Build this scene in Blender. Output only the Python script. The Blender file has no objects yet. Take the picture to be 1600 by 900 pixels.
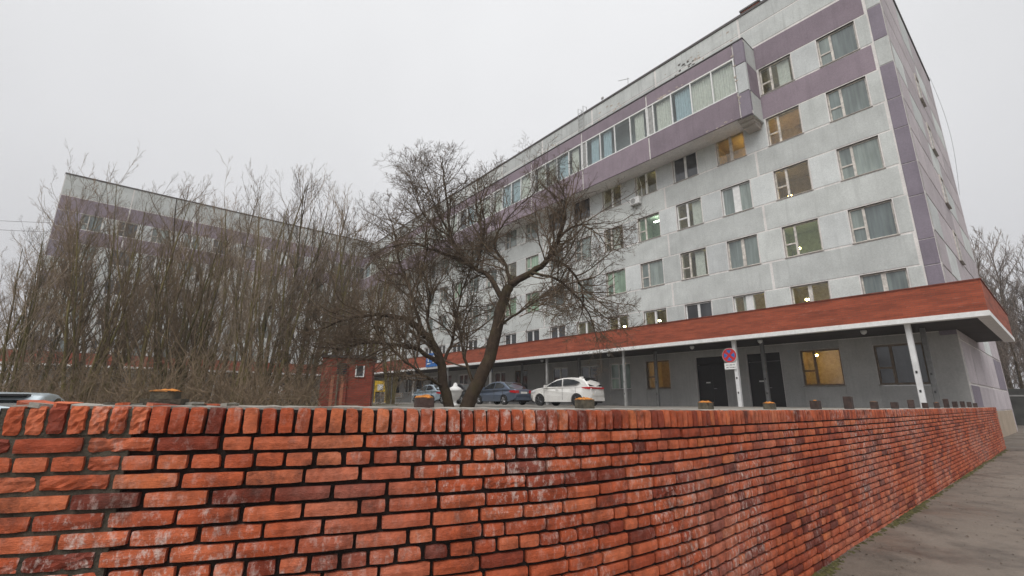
import bpy, math, random
from mathutils import Vector, Matrix, noise as mnoise
R = math.radians
rng = random.Random(11)
scene = bpy.context.scene
col = scene.collection

# ------------------------------------------------------------------ camera
EYE = 1.65
F_PX = 705.0
PITCH = math.atan(176 / 705.0)
ROLL = R(0.4)
cam_data = bpy.data.cameras.new('camera')
cam_data.sensor_width = 36.0
cam_data.lens = 36.0 * F_PX / 1600.0
cam_data.clip_start = 0.05
cam_data.clip_end = 6000
cam = bpy.data.objects.new('camera', cam_data)
col.objects.link(cam)
fw = Vector((0, math.cos(PITCH), math.sin(PITCH)))
rt = Vector((1, 0, 0))
up = rt.cross(fw)
crt = rt * math.cos(ROLL) + up * math.sin(ROLL)
cup = -rt * math.sin(ROLL) + up * math.cos(ROLL)
M = Matrix((crt, cup, -fw)).transposed().to_4x4()
M.translation = Vector((0, 0, EYE))
cam.matrix_world = M
scene.camera = cam
scene.render.resolution_x = 1024
scene.render.resolution_y = 576

# ------------------------------------------------------------------ sky and sun (overcast)
SUN_DIR = Vector((0.26, 0.52, -0.85)).normalized()      # direction the light travels
world = bpy.data.worlds.new('World')
scene.world = world
world.use_nodes = True
wn, wl = world.node_tree.nodes, world.node_tree.links
wn.clear()
w_out = wn.new('ShaderNodeOutputWorld')
w_bg = wn.new('ShaderNodeBackground')
w_sky = wn.new('ShaderNodeTexSky')
w_sky.sky_type = 'NISHITA'
w_sky.sun_disc = False
w_sky.sun_elevation = math.asin(-SUN_DIR.z)
w_sky.sun_rotation = math.atan2(-SUN_DIR.x, -SUN_DIR.y)
w_sky.dust_density = 6.0
w_sky.air_density = 1.5
w_hsv = wn.new('ShaderNodeHueSaturation')
w_hsv.inputs['Saturation'].default_value = 0.10
w_hsv.inputs['Value'].default_value = 1.0
# the cloud layer: an even grey, a little brighter towards the zenith
w_tc = wn.new('ShaderNodeTexCoord')
w_sep = wn.new('ShaderNodeSeparateXYZ')
w_ramp = wn.new('ShaderNodeValToRGB')
w_ramp.color_ramp.elements[0].position = 0.0
w_ramp.color_ramp.elements[0].color = (4.2, 4.22, 4.42, 1)
w_ramp.color_ramp.elements[1].position = 1.0
w_ramp.color_ramp.elements[1].color = (7.8, 7.85, 7.95, 1)
w_noise = wn.new('ShaderNodeTexNoise')
w_noise.inputs['Scale'].default_value = 1.6
w_noise.inputs['Detail'].default_value = 3
w_nm = wn.new('ShaderNodeMapRange')
w_nm.inputs['From Min'].default_value = 0.3
w_nm.inputs['From Max'].default_value = 0.7
w_nm.inputs['To Min'].default_value = 0.94
w_nm.inputs['To Max'].default_value = 1.06
w_mul = wn.new('ShaderNodeMix'); w_mul.data_type = 'RGBA'; w_mul.blend_type = 'MULTIPLY'
w_mul.inputs[0].default_value = 1.0
w_mix = wn.new('ShaderNodeMix'); w_mix.data_type = 'RGBA'
w_mix.inputs[0].default_value = 0.88
wl.new(w_sky.outputs[0], w_hsv.inputs['Color'])
wl.new(w_tc.outputs['Generated'], w_sep.inputs[0])
wl.new(w_tc.outputs['Generated'], w_noise.inputs['Vector'])
wl.new(w_sep.outputs['Z'], w_ramp.inputs[0])
wl.new(w_noise.outputs[0], w_nm.inputs['Value'])
wl.new(w_ramp.outputs[0], w_mul.inputs[6])
wl.new(w_nm.outputs[0], w_mul.inputs[7])
wl.new(w_hsv.outputs[0], w_mix.inputs[6])
wl.new(w_mul.outputs[2], w_mix.inputs[7])
wl.new(w_mix.outputs[2], w_bg.inputs['Color'])
w_bg.inputs['Strength'].default_value = 0.1
wl.new(w_bg.outputs[0], w_out.inputs[0])

sun_data = bpy.data.lights.new('sun', 'SUN')
sun_data.energy = 1.5
sun_data.angle = R(50)
sun_data.color = (1.0, 0.97, 0.93)
sun = bpy.data.objects.new('sun', sun_data)
col.objects.link(sun)
sun.rotation_euler = SUN_DIR.to_track_quat('-Z', 'Y').to_euler()
sun.location = (-10, -20, 40)

scene.view_settings.view_transform = 'Standard'
scene.view_settings.look = 'None'
scene.view_settings.exposure = 0.48
scene.view_settings.gamma = 1.0
scene.view_settings.use_curve_mapping = False

# ------------------------------------------------------------------ helpers
class MB:
    """collects vertices and faces for one mesh"""
    def __init__(s): s.v = []; s.f = []; s.m = []
    def face(s, pts, m=0):
        n = len(s.v); s.v += [tuple(p) for p in pts]; s.f.append(tuple(range(n, n + len(pts)))); s.m.append(m)
    def box(s, x0, x1, y0, y1, z0, z1, m=0):
        n = len(s.v)
        s.v += [(x0,y0,z0),(x1,y0,z0),(x1,y1,z0),(x0,y1,z0),(x0,y0,z1),(x1,y0,z1),(x1,y1,z1),(x0,y1,z1)]
        s.f += [(n,n+3,n+2,n+1),(n+4,n+5,n+6,n+7),(n,n+1,n+5,n+4),(n+1,n+2,n+6,n+5),(n+2,n+3,n+7,n+6),(n+3,n,n+4,n+7)]
        s.m += [m] * 6
    def cbox(s, x0, x1, y0, y1, z0, z1, c=0.01, m=0):
        """a box whose front (-y) edges are chamfered"""
        n = len(s.v)
        s.v += [(x0,y1,z0),(x1,y1,z0),(x1,y1,z1),(x0,y1,z1),
                (x0,y0+c,z0),(x1,y0+c,z0),(x1,y0+c,z1),(x0,y0+c,z1),
                (x0+c,y0,z0+c),(x1-c,y0,z0+c),(x1-c,y0,z1-c),(x0+c,y0,z1-c)]
        a, b, d = n, n + 4, n + 8
        s.f.append((d,d+1,d+2,d+3)); s.f.append((a+3,a+2,a+1,a))
        for i in range(4):
            j = (i + 1) % 4
            s.f.append((b+i,b+j,d+j,d+i)); s.f.append((a+i,a+j,b+j,b+i))
        s.m += [m] * 10
    def tube(s, pts, rad, sides=4, cap=False, m=0):
        n0 = len(s.v); k = len(pts)
        for i in range(k):
            p = pts[i]
            d = (pts[min(i+1,k-1)] - pts[max(i-1,0)])
            if d.length < 1e-7: d = Vector((0,0,1))
            d.normalize()
            if i == 0:
                a = Vector((0,0,1)) if abs(d.z) < 0.9 else Vector((1,0,0))
                u = d.cross(a).normalized()
            else:
                u = u - d*u.dot(d)
                u = u.normalized() if u.length > 1e-6 else d.orthogonal().normalized()
            w = d.cross(u)
            r = rad[i]
            for q in range(sides):
                t = 2 * math.pi * q / sides
                c, sn = math.cos(t) * r, math.sin(t) * r
                s.v.append((p.x+u.x*c+w.x*sn, p.y+u.y*c+w.y*sn, p.z+u.z*c+w.z*sn))
        for i in range(k - 1):
            for q in range(sides):
                a = n0 + i*sides + q; b = n0 + i*sides + (q+1) % sides
                s.f.append((a, b, b+sides, a+sides)); s.m.append(m)
        if cap:
            s.f.append(tuple(n0 + q for q in reversed(range(sides)))); s.m.append(m)
            s.f.append(tuple(n0 + (k-1)*sides + q for q in range(sides))); s.m.append(m)
    def cyl(s, p0, p1, r0, r1=None, sides=12, m=0):
        s.tube([Vector(p0), Vector(p1)], [r0, r0 if r1 is None else r1], sides, True, m)
    def lathe(s, prof, axis='z', sides=20, m=0, c=(0,0,0)):
        n0 = len(s.v)
        for (r, h) in prof:
            for q in range(sides):
                t = 2*math.pi*q/sides
                a, b = r*math.cos(t), r*math.sin(t)
                p = (a, b, h) if axis == 'z' else ((a, h, b) if axis == 'y' else (h, a, b))
                s.v.append((p[0]+c[0], p[1]+c[1], p[2]+c[2]))
        for i in range(len(prof)-1):
            for q in range(sides):
                a = n0+i*sides+q; b = n0+i*sides+(q+1) % sides
                s.f.append((a, b, b+sides, a+sides)); s.m.append(m)
        s.f.append(tuple(n0+q for q in reversed(range(sides)))); s.m.append(m)
        s.f.append(tuple(n0+(len(prof)-1)*sides+q for q in range(sides))); s.m.append(m)
    def mesh(s, name, mats, smooth=False):
        me = bpy.data.meshes.new(name)
        me.from_pydata(s.v, [], s.f)
        if not isinstance(mats, (list, tuple)): mats = [mats]
        for q in mats: me.materials.append(q)
        if len(mats) > 1: me.polygons.foreach_set('material_index', s.m)
        if smooth: me.polygons.foreach_set('use_smooth', [True] * len(me.polygons))
        me.update()
        return me
    def build(s, name, mats, parent=None, smooth=False, loc=None, rz=None):
        return link(name, s.mesh(name, mats, smooth), parent, loc, rz)

def link(name, data, parent=None, loc=None, rz=None):
    o = bpy.data.objects.new(name, data)
    col.objects.link(o)
    if parent: o.parent = parent
    if loc is not None: o.location = loc
    if rz is not None: o.rotation_euler = (0, 0, rz)
    return o
def tag(o, label=None, cat=None, group=None, kind=None):
    if label: o['label'] = label
    if cat: o['category'] = cat
    if group: o['group'] = group
    if kind: o['kind'] = kind
    return o
def thing(name, label, cat, loc=(0,0,0), rz=0.0, group=None):
    o = bpy.data.objects.new(name, None)
    col.objects.link(o)
    o.location = loc; o.rotation_euler = (0, 0, rz); o.empty_display_size = 0.2
    return tag(o, label, cat, group)
def copy_tree(o, parent=None):
    c = o.copy(); col.objects.link(c); c.parent = parent
    for ch in list(o.children): copy_tree(ch, c)
    return c

# ------------------------------------------------------------------ materials
def new_mat(name):
    m = bpy.data.materials.new(name); m.use_nodes = True
    nt = m.node_tree; nt.nodes.clear()
    out = nt.nodes.new('ShaderNodeOutputMaterial')
    b = nt.nodes.new('ShaderNodeBsdfPrincipled')
    nt.links.new(b.outputs[0], out.inputs[0])
    return m, nt, b
def N(nt, t, **kw):
    n = nt.nodes.new(t)
    for k, v in kw.items():
        if hasattr(n, k): setattr(n, k, v)
        else: n.inputs[k].default_value = v
    return n
def ramp(nt, src, p0, p1, c0=(0,0,0,1), c1=(1,1,1,1)):
    r = nt.nodes.new('ShaderNodeValToRGB')
    r.color_ramp.elements[0].position = p0; r.color_ramp.elements[1].position = p1
    r.color_ramp.elements[0].color = c0; r.color_ramp.elements[1].color = c1
    nt.links.new(src, r.inputs[0]); return r.outputs[0]
def mix(nt, fac, a, b, mode='MIX'):
    n = nt.nodes.new('ShaderNodeMix'); n.data_type = 'RGBA'; n.blend_type = mode
    for sock, v in ((0, fac), (6, a), (7, b)):
        if hasattr(v, 'links'): nt.links.new(v, n.inputs[sock])
        elif sock == 0: n.inputs[0].default_value = v
        else: n.inputs[sock].default_value = (*v, 1) if len(v) == 3 else v
    return n.outputs[2]
def math_(nt, op, a, b=0.0):
    n = nt.nodes.new('ShaderNodeMath'); n.operation = op
    for i, v in enumerate((a, b)):
        if hasattr(v, 'links'): nt.links.new(v, n.inputs[i])
        else: n.inputs[i].default_value = v
    return n.outputs[0]
def pos(nt, scale=(1,1,1), obj=False):
    if obj:
        s = nt.nodes.new('ShaderNodeTexCoord').outputs['Object']
    else:
        s = nt.nodes.new('ShaderNodeNewGeometry').outputs['Position']
    m = nt.nodes.new('ShaderNodeMapping'); m.inputs['Scale'].default_value = scale
    nt.links.new(s, m.inputs[0]); return m.outputs[0]
def noise(nt, vec, scale, detail=4, rough=0.55):
    n = nt.nodes.new('ShaderNodeTexNoise')
    n.inputs['Scale'].default_value = scale; n.inputs['Detail'].default_value = detail
    n.inputs['Roughness'].default_value = rough
    nt.links.new(vec, n.inputs['Vector']); return n.outputs['Fac']
def bump(nt, b, h, strength=0.3, dist=0.01):
    n = nt.nodes.new('ShaderNodeBump'); n.inputs['Strength'].default_value = strength
    n.inputs['Distance'].default_value = dist
    nt.links.new(h, n.inputs['Height']); nt.links.new(n.outputs[0], b.inputs['Normal'])

def simple(name, c, rough=0.6, metal=0.0, var=0.12, scale=6.0, bmp=0.0, spec=0.5, obj=False):
    m, nt, b = new_mat(name)
    p = pos(nt, obj=obj)
    n = noise(nt, p, scale)
    dark = tuple(v * (1 - 2*var) for v in c); lite = tuple(min(1, v * (1 + var)) for v in c)
    nt.links.new(ramp(nt, n, 0.3, 0.7, (*dark, 1), (*lite, 1)), b.inputs['Base Color'])
    b.inputs['Roughness'].default_value = rough; b.inputs['Metallic'].default_value = metal
    b.inputs['Specular IOR Level'].default_value = spec
    if bmp: bump(nt, b, noise(nt, p, scale * 6), bmp, 0.01)
    return m
def emit(name, c, s):
    m, nt, b = new_mat(name)
    b.inputs['Base Color'].default_value = (*c, 1)
    b.inputs['Emission Color'].default_value = (*c, 1); b.inputs['Emission Strength'].default_value = s
    return m

def panel_mat(name, c, stain=0.5, tone=0.15):
    m, nt, b = new_mat(name)
    p = pos(nt)
    base = mix(nt, ramp(nt, noise(nt, p, 0.9, 5, 0.6), 0.32, 0.68), tuple(v*0.86 for v in c), tuple(v*1.06 for v in c))
    fine = ramp(nt, noise(nt, p, 14, 3), 0.3, 0.7, (0.9,0.9,0.9,1), (1.05,1.05,1.05,1))
    base = mix(nt, 1.0, base, fine, 'MULTIPLY')
    st = ramp(nt, noise(nt, pos(nt, (4.5, 4.5, 0.32)), 1.1, 5, 0.65), 0.52, 0.80, (0,0,0,1), (stain,stain,stain,1))
    base = mix(nt, st, base, tuple(v*0.62 for v in c))
    oi = nt.nodes.new('ShaderNodeObjectInfo')
    tn = ramp(nt, oi.outputs['Random'], 0, 1, (1-tone,1-tone,1-tone*0.9,1), (1+tone*0.5,1+tone*0.5,1+tone*0.55,1))
    base = mix(nt, 1.0, base, tn, 'MULTIPLY')
    nt.links.new(base, b.inputs['Base Color'])
    b.inputs['Roughness'].default_value = 0.92; b.inputs['Specular IOR Level'].default_value = 0.2
    bump(nt, b, noise(nt, p, 45, 3), 0.35, 0.01)
    return m

def brick_mat():
    m, nt, b = new_mat('wall_brick')
    geo = nt.nodes.new('ShaderNodeNewGeometry'); oi = nt.nodes.new('ShaderNodeObjectInfo')
    rnd = math_(nt, 'FRACT', math_(nt, 'ADD', geo.outputs['Random Per Island'], math_(nt, 'MULTIPLY', oi.outputs['Random'], 7.31)))
    cr = nt.nodes.new('ShaderNodeValToRGB'); e = cr.color_ramp.elements
    e[0].position = 0.0; e[0].color = (0.17, 0.034, 0.020, 1)
    e[1].position = 1.0; e[1].color = (0.60, 0.165, 0.060, 1)
    for q, cc in ((0.10, (0.30,0.056,0.026,1)), (0.35, (0.46,0.096,0.038,1)), (0.65, (0.52,0.118,0.047,1)), (0.9, (0.58,0.155,0.070,1))):
        x = e.new(q); x.color = cc
    nt.links.new(rnd, cr.inputs[0])
    p = pos(nt)
    base = mix(nt, 1.0, cr.outputs[0], ramp(nt, noise(nt, p, 11, 5, 0.65), 0.28, 0.72, (0.50,0.46,0.44,1), (1.22,1.22,1.22,1)), 'MULTIPLY')
    # pale salt streaks, in patches along the wall
    patch = ramp(nt, noise(nt, p, 1.15, 3, 0.5), 0.47, 0.60)
    streak = ramp(nt, noise(nt, pos(nt, (27, 27, 15)), 1.0, 7, 0.75), 0.50, 0.70)
    salt = math_(nt, 'MULTIPLY', streak, math_(nt, 'ADD', math_(nt, 'MULTIPLY', patch, 1.0), 0.07))
    base = mix(nt, salt, base, (0.66, 0.55, 0.50))
    veil = math_(nt, 'MULTIPLY', ramp(nt, noise(nt, p, 0.8, 4, 0.6), 0.50, 0.70), math_(nt, 'MULTIPLY', noise(nt, p, 22, 4), 0.30))
    base = mix(nt, veil, base, (0.60, 0.42, 0.36))
    # soot and grime spots
    soot = ramp(nt, noise(nt, p, 3.6, 6, 0.74), 0.53, 0.74, (0,0,0,1), (0.9,0.9,0.9,1))
    base = mix(nt, soot, base, (0.055, 0.022, 0.016))
    nt.links.new(base, b.inputs['Base Color'])
    nt.links.new(ramp(nt, noise(nt, p, 9, 3), 0.3, 0.7, (0.62,0.62,0.62,1), (0.92,0.92,0.92,1)), b.inputs['Roughness'])
    b.inputs['Specular IOR Level'].default_value = 0.3
    h = math_(nt, 'ADD', noise(nt, p, 55, 5, 0.7), math_(nt, 'MULTIPLY', noise(nt, pos(nt, (60,60,200)), 1.0, 3), 0.5))
    bump(nt, b, h, 0.55, 0.012)
    return m

def brick_pattern(name, c1, c2, mortar, dirt=0.4):
    """small far-off brickwork: running bond in object space (x+y along, z up)"""
    m, nt, b = new_mat(name)
    tc = nt.nodes.new('ShaderNodeTexCoord'); sp = nt.nodes.new('ShaderNodeSeparateXYZ')
    nt.links.new(tc.outputs['Object'], sp.inputs[0])
    cb = nt.nodes.new('ShaderNodeCombineXYZ')
    nt.links.new(math_(nt, 'ADD', sp.outputs[0], sp.outputs[1]), cb.inputs[0]); nt.links.new(sp.outputs[2], cb.inputs[1])
    br = nt.nodes.new('ShaderNodeTexBrick')
    br.inputs['Scale'].default_value = 1.0; br.inputs['Brick Width'].default_value = 0.26
    br.inputs['Row Height'].default_value = 0.077; br.inputs['Mortar Size'].default_value = 0.007
    br.inputs['Color1'].default_value = (*c1, 1); br.inputs['Color2'].default_value = (*c2, 1); br.inputs['Mortar'].default_value = (*mortar, 1)
    nt.links.new(cb.outputs[0], br.inputs['Vector'])
    p = pos(nt)
    base = mix(nt, 1.0, br.outputs['Color'], ramp(nt, noise(nt, pos(nt, (0.7,0.7,5)), 1.0, 5, 0.65), 0.3, 0.7, (1-dirt,1-dirt,1-dirt,1), (1.12,1.12,1.12,1)), 'MULTIPLY')
    salt = ramp(nt, noise(nt, pos(nt, (1.2,1.2,9)), 1.3, 5, 0.7), 0.62, 0.74, (0,0,0,1), (0.4,0.4,0.4,1))
    base = mix(nt, salt, base, (0.58, 0.44, 0.37))
    nt.links.new(base, b.inputs['Base Color']); b.inputs['Roughness'].default_value = 0.9
    bump(nt, b, br.outputs['Fac'], -0.4, 0.01)
    return m

def ground_mat(name, c, c2, stain, s=1.0, wet=0.0):
    m, nt, b = new_mat(name)
    p = pos(nt)
    base = mix(nt, ramp(nt, noise(nt, p, 0.35*s, 6, 0.65), 0.34, 0.66), c, c2)
    base = mix(nt, ramp(nt, noise(nt, p, 1.1*s, 6, 0.7), 0.48, 0.70, (0,0,0,1), (0.8,0.8,0.8,1)), base, stain)
    base = mix(nt, 1.0, base, ramp(nt, noise(nt, p, 70, 2), 0.25, 0.75, (0.78,0.78,0.78,1), (1.14,1.14,1.14,1)), 'MULTIPLY')
    nt.links.new(base, b.inputs['Base Color'])
    nt.links.new(ramp(nt, noise(nt, p, 0.8*s, 4), 0.4, 0.65, (0.9,0.9,0.9,1), (0.9-wet,0.9-wet,0.9-wet,1)), b.inputs['Roughness'])
    bump(nt, b, noise(nt, p, 60, 4), 0.5, 0.01)
    return m

def bark_mat(name, c, moss, amt):
    m, nt, b = new_mat(name)
    p = pos(nt)
    base = mix(nt, ramp(nt, noise(nt, p, 7, 5, 0.65), 0.3, 0.7), tuple(v*0.55 for v in c), tuple(v*1.3 for v in c))
    mo = ramp(nt, noise(nt, p, 1.7, 5, 0.6), 0.60 - amt*0.3, 0.72, (0,0,0,1), (amt,amt,amt,1))
    base = mix(nt, mo, base, moss)
    oi = nt.nodes.new('ShaderNodeObjectInfo')
    base = mix(nt, 1.0, base, ramp(nt, oi.outputs['Random'], 0, 1, (0.55,0.55,0.55,1), (1.3,1.25,1.18,1)), 'MULTIPLY')
    nt.links.new(base, b.inputs['Base Color']); b.inputs['Roughness'].default_value = 0.95
    b.inputs['Specular IOR Level'].default_value = 0.15
    bump(nt, b, noise(nt, pos(nt, (30,30,7)), 1.0, 4), 0.6, 0.03)
    return m

def dull_glass(name, c, rough=0.06, ior=1.75):
    """window glass that mirrors the sky in front of a dim net curtain"""
    m, nt, b = new_mat(name)
    oi = nt.nodes.new('ShaderNodeObjectInfo')
    p = pos(nt)
    base = mix(nt, ramp(nt, noise(nt, pos(nt, (2.2, 2.2, 0.5)), 1.0, 3), 0.35, 0.7), tuple(v*0.7 for v in c), tuple(v*1.25 for v in c))
    base = mix(nt, 1.0, base, ramp(nt, oi.outputs['Random'], 0, 1, (0.62,0.64,0.66,1), (1.3,1.28,1.22,1)), 'MULTIPLY')
    folds = ramp(nt, noise(nt, pos(nt, (11, 11, 0.35)), 1.0, 3), 0.36, 0.64, (0.86,0.86,0.87,1), (1.14,1.13,1.1,1))
    base = mix(nt, 1.0, base, folds, 'MULTIPLY')
    nt.links.new(base, b.inputs['Base Color'])
    b.inputs['Roughness'].default_value = rough; b.inputs['IOR'].default_value = ior
    bump(nt, b, noise(nt, p, 0.9, 2), 0.06, 0.05)
    return m
def clear_glass(name, tint=(0.92,0.95,0.95), ior=1.6):
    m = bpy.data.materials.new(name); m.use_nodes = True
    nt = m.node_tree; nt.nodes.clear()
    out = nt.nodes.new('ShaderNodeOutputMaterial')
    tr = nt.nodes.new('ShaderNodeBsdfTransparent'); tr.inputs[0].default_value = (*tint, 1)
    gl = nt.nodes.new('ShaderNodeBsdfGlossy'); gl.inputs['Roughness'].default_value = 0.03
    fr = nt.nodes.new('ShaderNodeLayerWeight'); fr.inputs['Blend'].default_value = 0.5
    f4 = math_(nt, 'ADD', math_(nt, 'MULTIPLY', math_(nt, 'POWER', fr.outputs['Facing'], 4.0), 0.8), 0.06)
    mx = nt.nodes.new('ShaderNodeMixShader')
    nt.links.new(f4, mx.inputs[0]); nt.links.new(tr.outputs[0], mx.inputs[1]); nt.links.new(gl.outputs[0], mx.inputs[2])
    nt.links.new(mx.outputs[0], out.inputs[0])
    return m
def car_paint(name, c, metal=0.0, rough=0.25):
    m, nt, b = new_mat(name)
    p = pos(nt)
    d = ramp(nt, noise(nt, p, 2.5, 4), 0.4, 0.75, (0,0,0,1), (0.22,0.22,0.22,1))
    nt.links.new(mix(nt, d, c, (0.25,0.22,0.19)), b.inputs['Base Color'])
    b.inputs['Metallic'].default_value = metal; b.inputs['Roughness'].default_value = rough
    b.inputs['Coat Weight'].default_value = 0.6; b.inputs['Coat Roughness'].default_value = 0.08
    return m

MT = {
 'grey': panel_mat('panel_grey', (0.60, 0.622, 0.60)),
 'pale': panel_mat('panel_pale', (0.645, 0.67, 0.66), 0.35),
 'purple': panel_mat('panel_purple', (0.290, 0.236, 0.272), 0.5),
 'purple_dark': panel_mat('panel_purple_grey', (0.265, 0.232, 0.275), 0.5),
 'mauve': panel_mat('panel_mauve', (0.54, 0.49, 0.51), 0.45),
 'seal': panel_mat('joint_sealant', (0.76, 0.73, 0.71), 0.7, 0.0),
 'seal_dark': panel_mat('joint_beige', (0.46, 0.42, 0.38), 0.5, 0.0),
 'plaster': panel_mat('plaster_grey', (0.46, 0.455, 0.44), 0.5),
 'parapet': panel_mat('panel_parapet', (0.56, 0.58, 0.565), 0.9),
 'brick': brick_mat(),
 'mortar': simple('joint_shade_mortar', (0.018, 0.012, 0.010), 0.95, bmp=0.8, scale=9),  # near black: the deep shade inside the joints is put into the mortar colour
 'mortar_grey': simple('grey_mortar', (0.080, 0.068, 0.050), 0.95, var=0.3, bmp=0.9, scale=12),
 'cap': ground_mat('cap_concrete', (0.26,0.245,0.215), (0.36,0.335,0.30), (0.12,0.11,0.09), 2.5),
 'fascia': brick_pattern('fascia_brick', (0.42,0.090,0.040), (0.34,0.070,0.032), (0.24,0.085,0.052), 0.5),
 'hutbrick': brick_pattern('hut_brick', (0.33,0.065,0.036), (0.24,0.046,0.028), (0.16,0.07,0.05), 0.45),
 'white': simple('white_paint', (0.78,0.78,0.77), 0.5, var=0.06),
 'frame_old': simple('old_frame_paint', (0.64,0.60,0.55), 0.75, var=0.2, scale=5),
 'frame_brown': simple('brown_frame_paint', (0.20,0.15,0.11), 0.7, var=0.2),
 'metal_grey': simple('grey_metal', (0.34,0.34,0.33), 0.55, 0.3, var=0.15),
 'sill': simple('sill_metal', (0.36,0.33,0.30), 0.6, 0.2, var=0.2),
 'flash': simple('dark_flashing', (0.07,0.062,0.06), 0.6, 0.2),
 'dark': simple('dark_door', (0.018,0.016,0.017), 0.5),
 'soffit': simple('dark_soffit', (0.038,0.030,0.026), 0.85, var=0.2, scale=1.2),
 'colwhite': simple('column_white', (0.70,0.70,0.70), 0.55, var=0.08, scale=3),
 'colgrey': simple('column_worn_grey', (0.36,0.36,0.35), 0.6, var=0.15, scale=3),
 'coldark': simple('column_grey', (0.17,0.17,0.17), 0.6),
 'glass': dull_glass('window_glass', (0.205,0.245,0.24)),
 'glass_green': dull_glass('green_window_glass', (0.23,0.33,0.25)),
 'glass_dark': dull_glass('dark_window_glass', (0.045,0.048,0.055)),
 'glass_clear': clear_glass('clear_glass'),
 'curtain': simple('curtain_cloth', (0.72,0.70,0.62), 0.9, var=0.08),
 'curtain_blue': simple('blue_curtain_cloth', (0.46,0.56,0.60), 0.9, var=0.08),
 'room_warm': simple('room_wall_warm', (0.50,0.42,0.30), 0.9),
 'room_green': simple('room_wall_green', (0.42,0.48,0.41), 0.9),
 'room_dim': simple('room_wall_dim', (0.30,0.27,0.22), 0.9),
 'lamp_warm': emit('lamp_warm', (1.0,0.62,0.16), 80.0),
 'lamp_yellow': emit('lamp_yellow', (1.0,0.86,0.35), 45.0),
 'lamp_green': emit('lamp_green', (0.88,1.0,0.78), 9.0),
 'path': ground_mat('path_asphalt', (0.135,0.109,0.087), (0.200,0.167,0.137), (0.042,0.034,0.027), 0.9, 0.5),
 'lot': ground_mat('lot_asphalt', (0.17,0.16,0.14), (0.24,0.22,0.195), (0.09,0.085,0.07), 0.5, 0.3),
 'grass': ground_mat('dead_grass', (0.11,0.10,0.05), (0.15,0.13,0.07), (0.06,0.05,0.03), 1.0),
 'bark': bark_mat('bark', (0.070,0.052,0.038), (0.105,0.095,0.030), 0.55),
 'bark_moss': bark_mat('mossy_bark', (0.13,0.105,0.065), (0.21,0.19,0.07), 0.9),
 'twig': bark_mat('twig_bark', (0.205,0.155,0.112), (0.17,0.15,0.07), 0.35),
 'twig_pale': bark_mat('pale_twig_bark', (0.255,0.208,0.165), (0.20,0.18,0.09), 0.4),
 'twig_willow': bark_mat('willow_twig_bark', (0.175,0.130,0.095), (0.14,0.125,0.06), 0.4),
 'willow_bark': bark_mat('willow_bark', (0.060,0.043,0.031), (0.085,0.080,0.030), 0.35),
 'twig_far': bark_mat('far_twig_bark', (0.19,0.155,0.135), (0.15,0.13,0.10), 0.2),
 'rust': simple('brown_painted_steel', (0.055,0.032,0.026), 0.7, 0.1, var=0.3, scale=14, bmp=0.4),
 'stub_grey': simple('mossy_stub_steel', (0.10,0.085,0.06), 0.9, 0.0, var=0.35, scale=18, bmp=0.6),
 'moss_orange': simple('orange_moss', (0.60,0.22,0.035), 0.95, var=0.3, scale=30, bmp=0.9),
 'moss_green': simple('green_moss', (0.085,0.080,0.022), 0.95, var=0.4, scale=20, bmp=0.9),
 'stone': simple('pale_stone', (0.36,0.31,0.26), 0.9, var=0.25, scale=4, bmp=0.5),
 'plinth': panel_mat('plinth_concrete', (0.43,0.35,0.27), 0.5),
 'paint_white': car_paint('white_car_paint', (0.80,0.79,0.76)),
 'paint_blue': car_paint('blue_grey_car_paint', (0.13,0.17,0.24), 0.55, 0.3),
 'paint_dark': car_paint('dark_car_paint', (0.02,0.021,0.024), 0.3),
 'paint_sky': car_paint('pale_blue_car_paint', (0.62,0.72,0.78), 0.0),
 'paint_light': car_paint('light_blue_car_paint', (0.42,0.52,0.60), 0.3),
 'car_glass': dull_glass('car_glass', (0.02,0.024,0.027), 0.03, 1.45),
 'tyre': simple('tyre_rubber', (0.02,0.02,0.02), 0.85),
 'rim': simple('alloy_rim', (0.42,0.42,0.43), 0.35, 0.8),
 'rim_dark': simple('dark_rim', (0.10,0.10,0.105), 0.4, 0.6),
 'black': simple('black_plastic', (0.016,0.016,0.017), 0.6),
 'red_lamp': simple('tail_lamp', (0.50,0.02,0.025), 0.2),
 'head_lamp': simple('head_lamp', (0.7,0.72,0.75), 0.15),
 'plate': simple('number_plate', (0.75,0.75,0.72), 0.5, var=0.03),
 'sign_red': simple('sign_red', (0.55,0.025,0.03), 0.5, var=0.05),
 'sign_blue': simple('sign_blue', (0.025,0.16,0.50), 0.5, var=0.08),
 'sign_white': simple('sign_white', (0.80,0.80,0.78), 0.5, var=0.04),
 'ink': simple('sign_ink', (0.12,0.12,0.13), 0.7),
 'yellow': simple('yellow_paint', (0.72,0.46,0.03), 0.5),
 'fence': simple('dark_fence_metal', (0.055,0.055,0.05), 0.7, var=0.25, scale=2),
}

# ------------------------------------------------------------------ building frame: local x along the long front, y into it
C0 = Vector((18.57, 18.66, 0))
AZ = math.atan2(-0.771, 0.637)
EX = Vector((math.cos(AZ), math.sin(AZ), 0)); EY = Vector((-math.sin(AZ), math.cos(AZ), 0))
def B(x, y, z=0.0): return C0 + EX*x + EY*y + Vector((0,0,z))
LOT = 1.38

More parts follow.
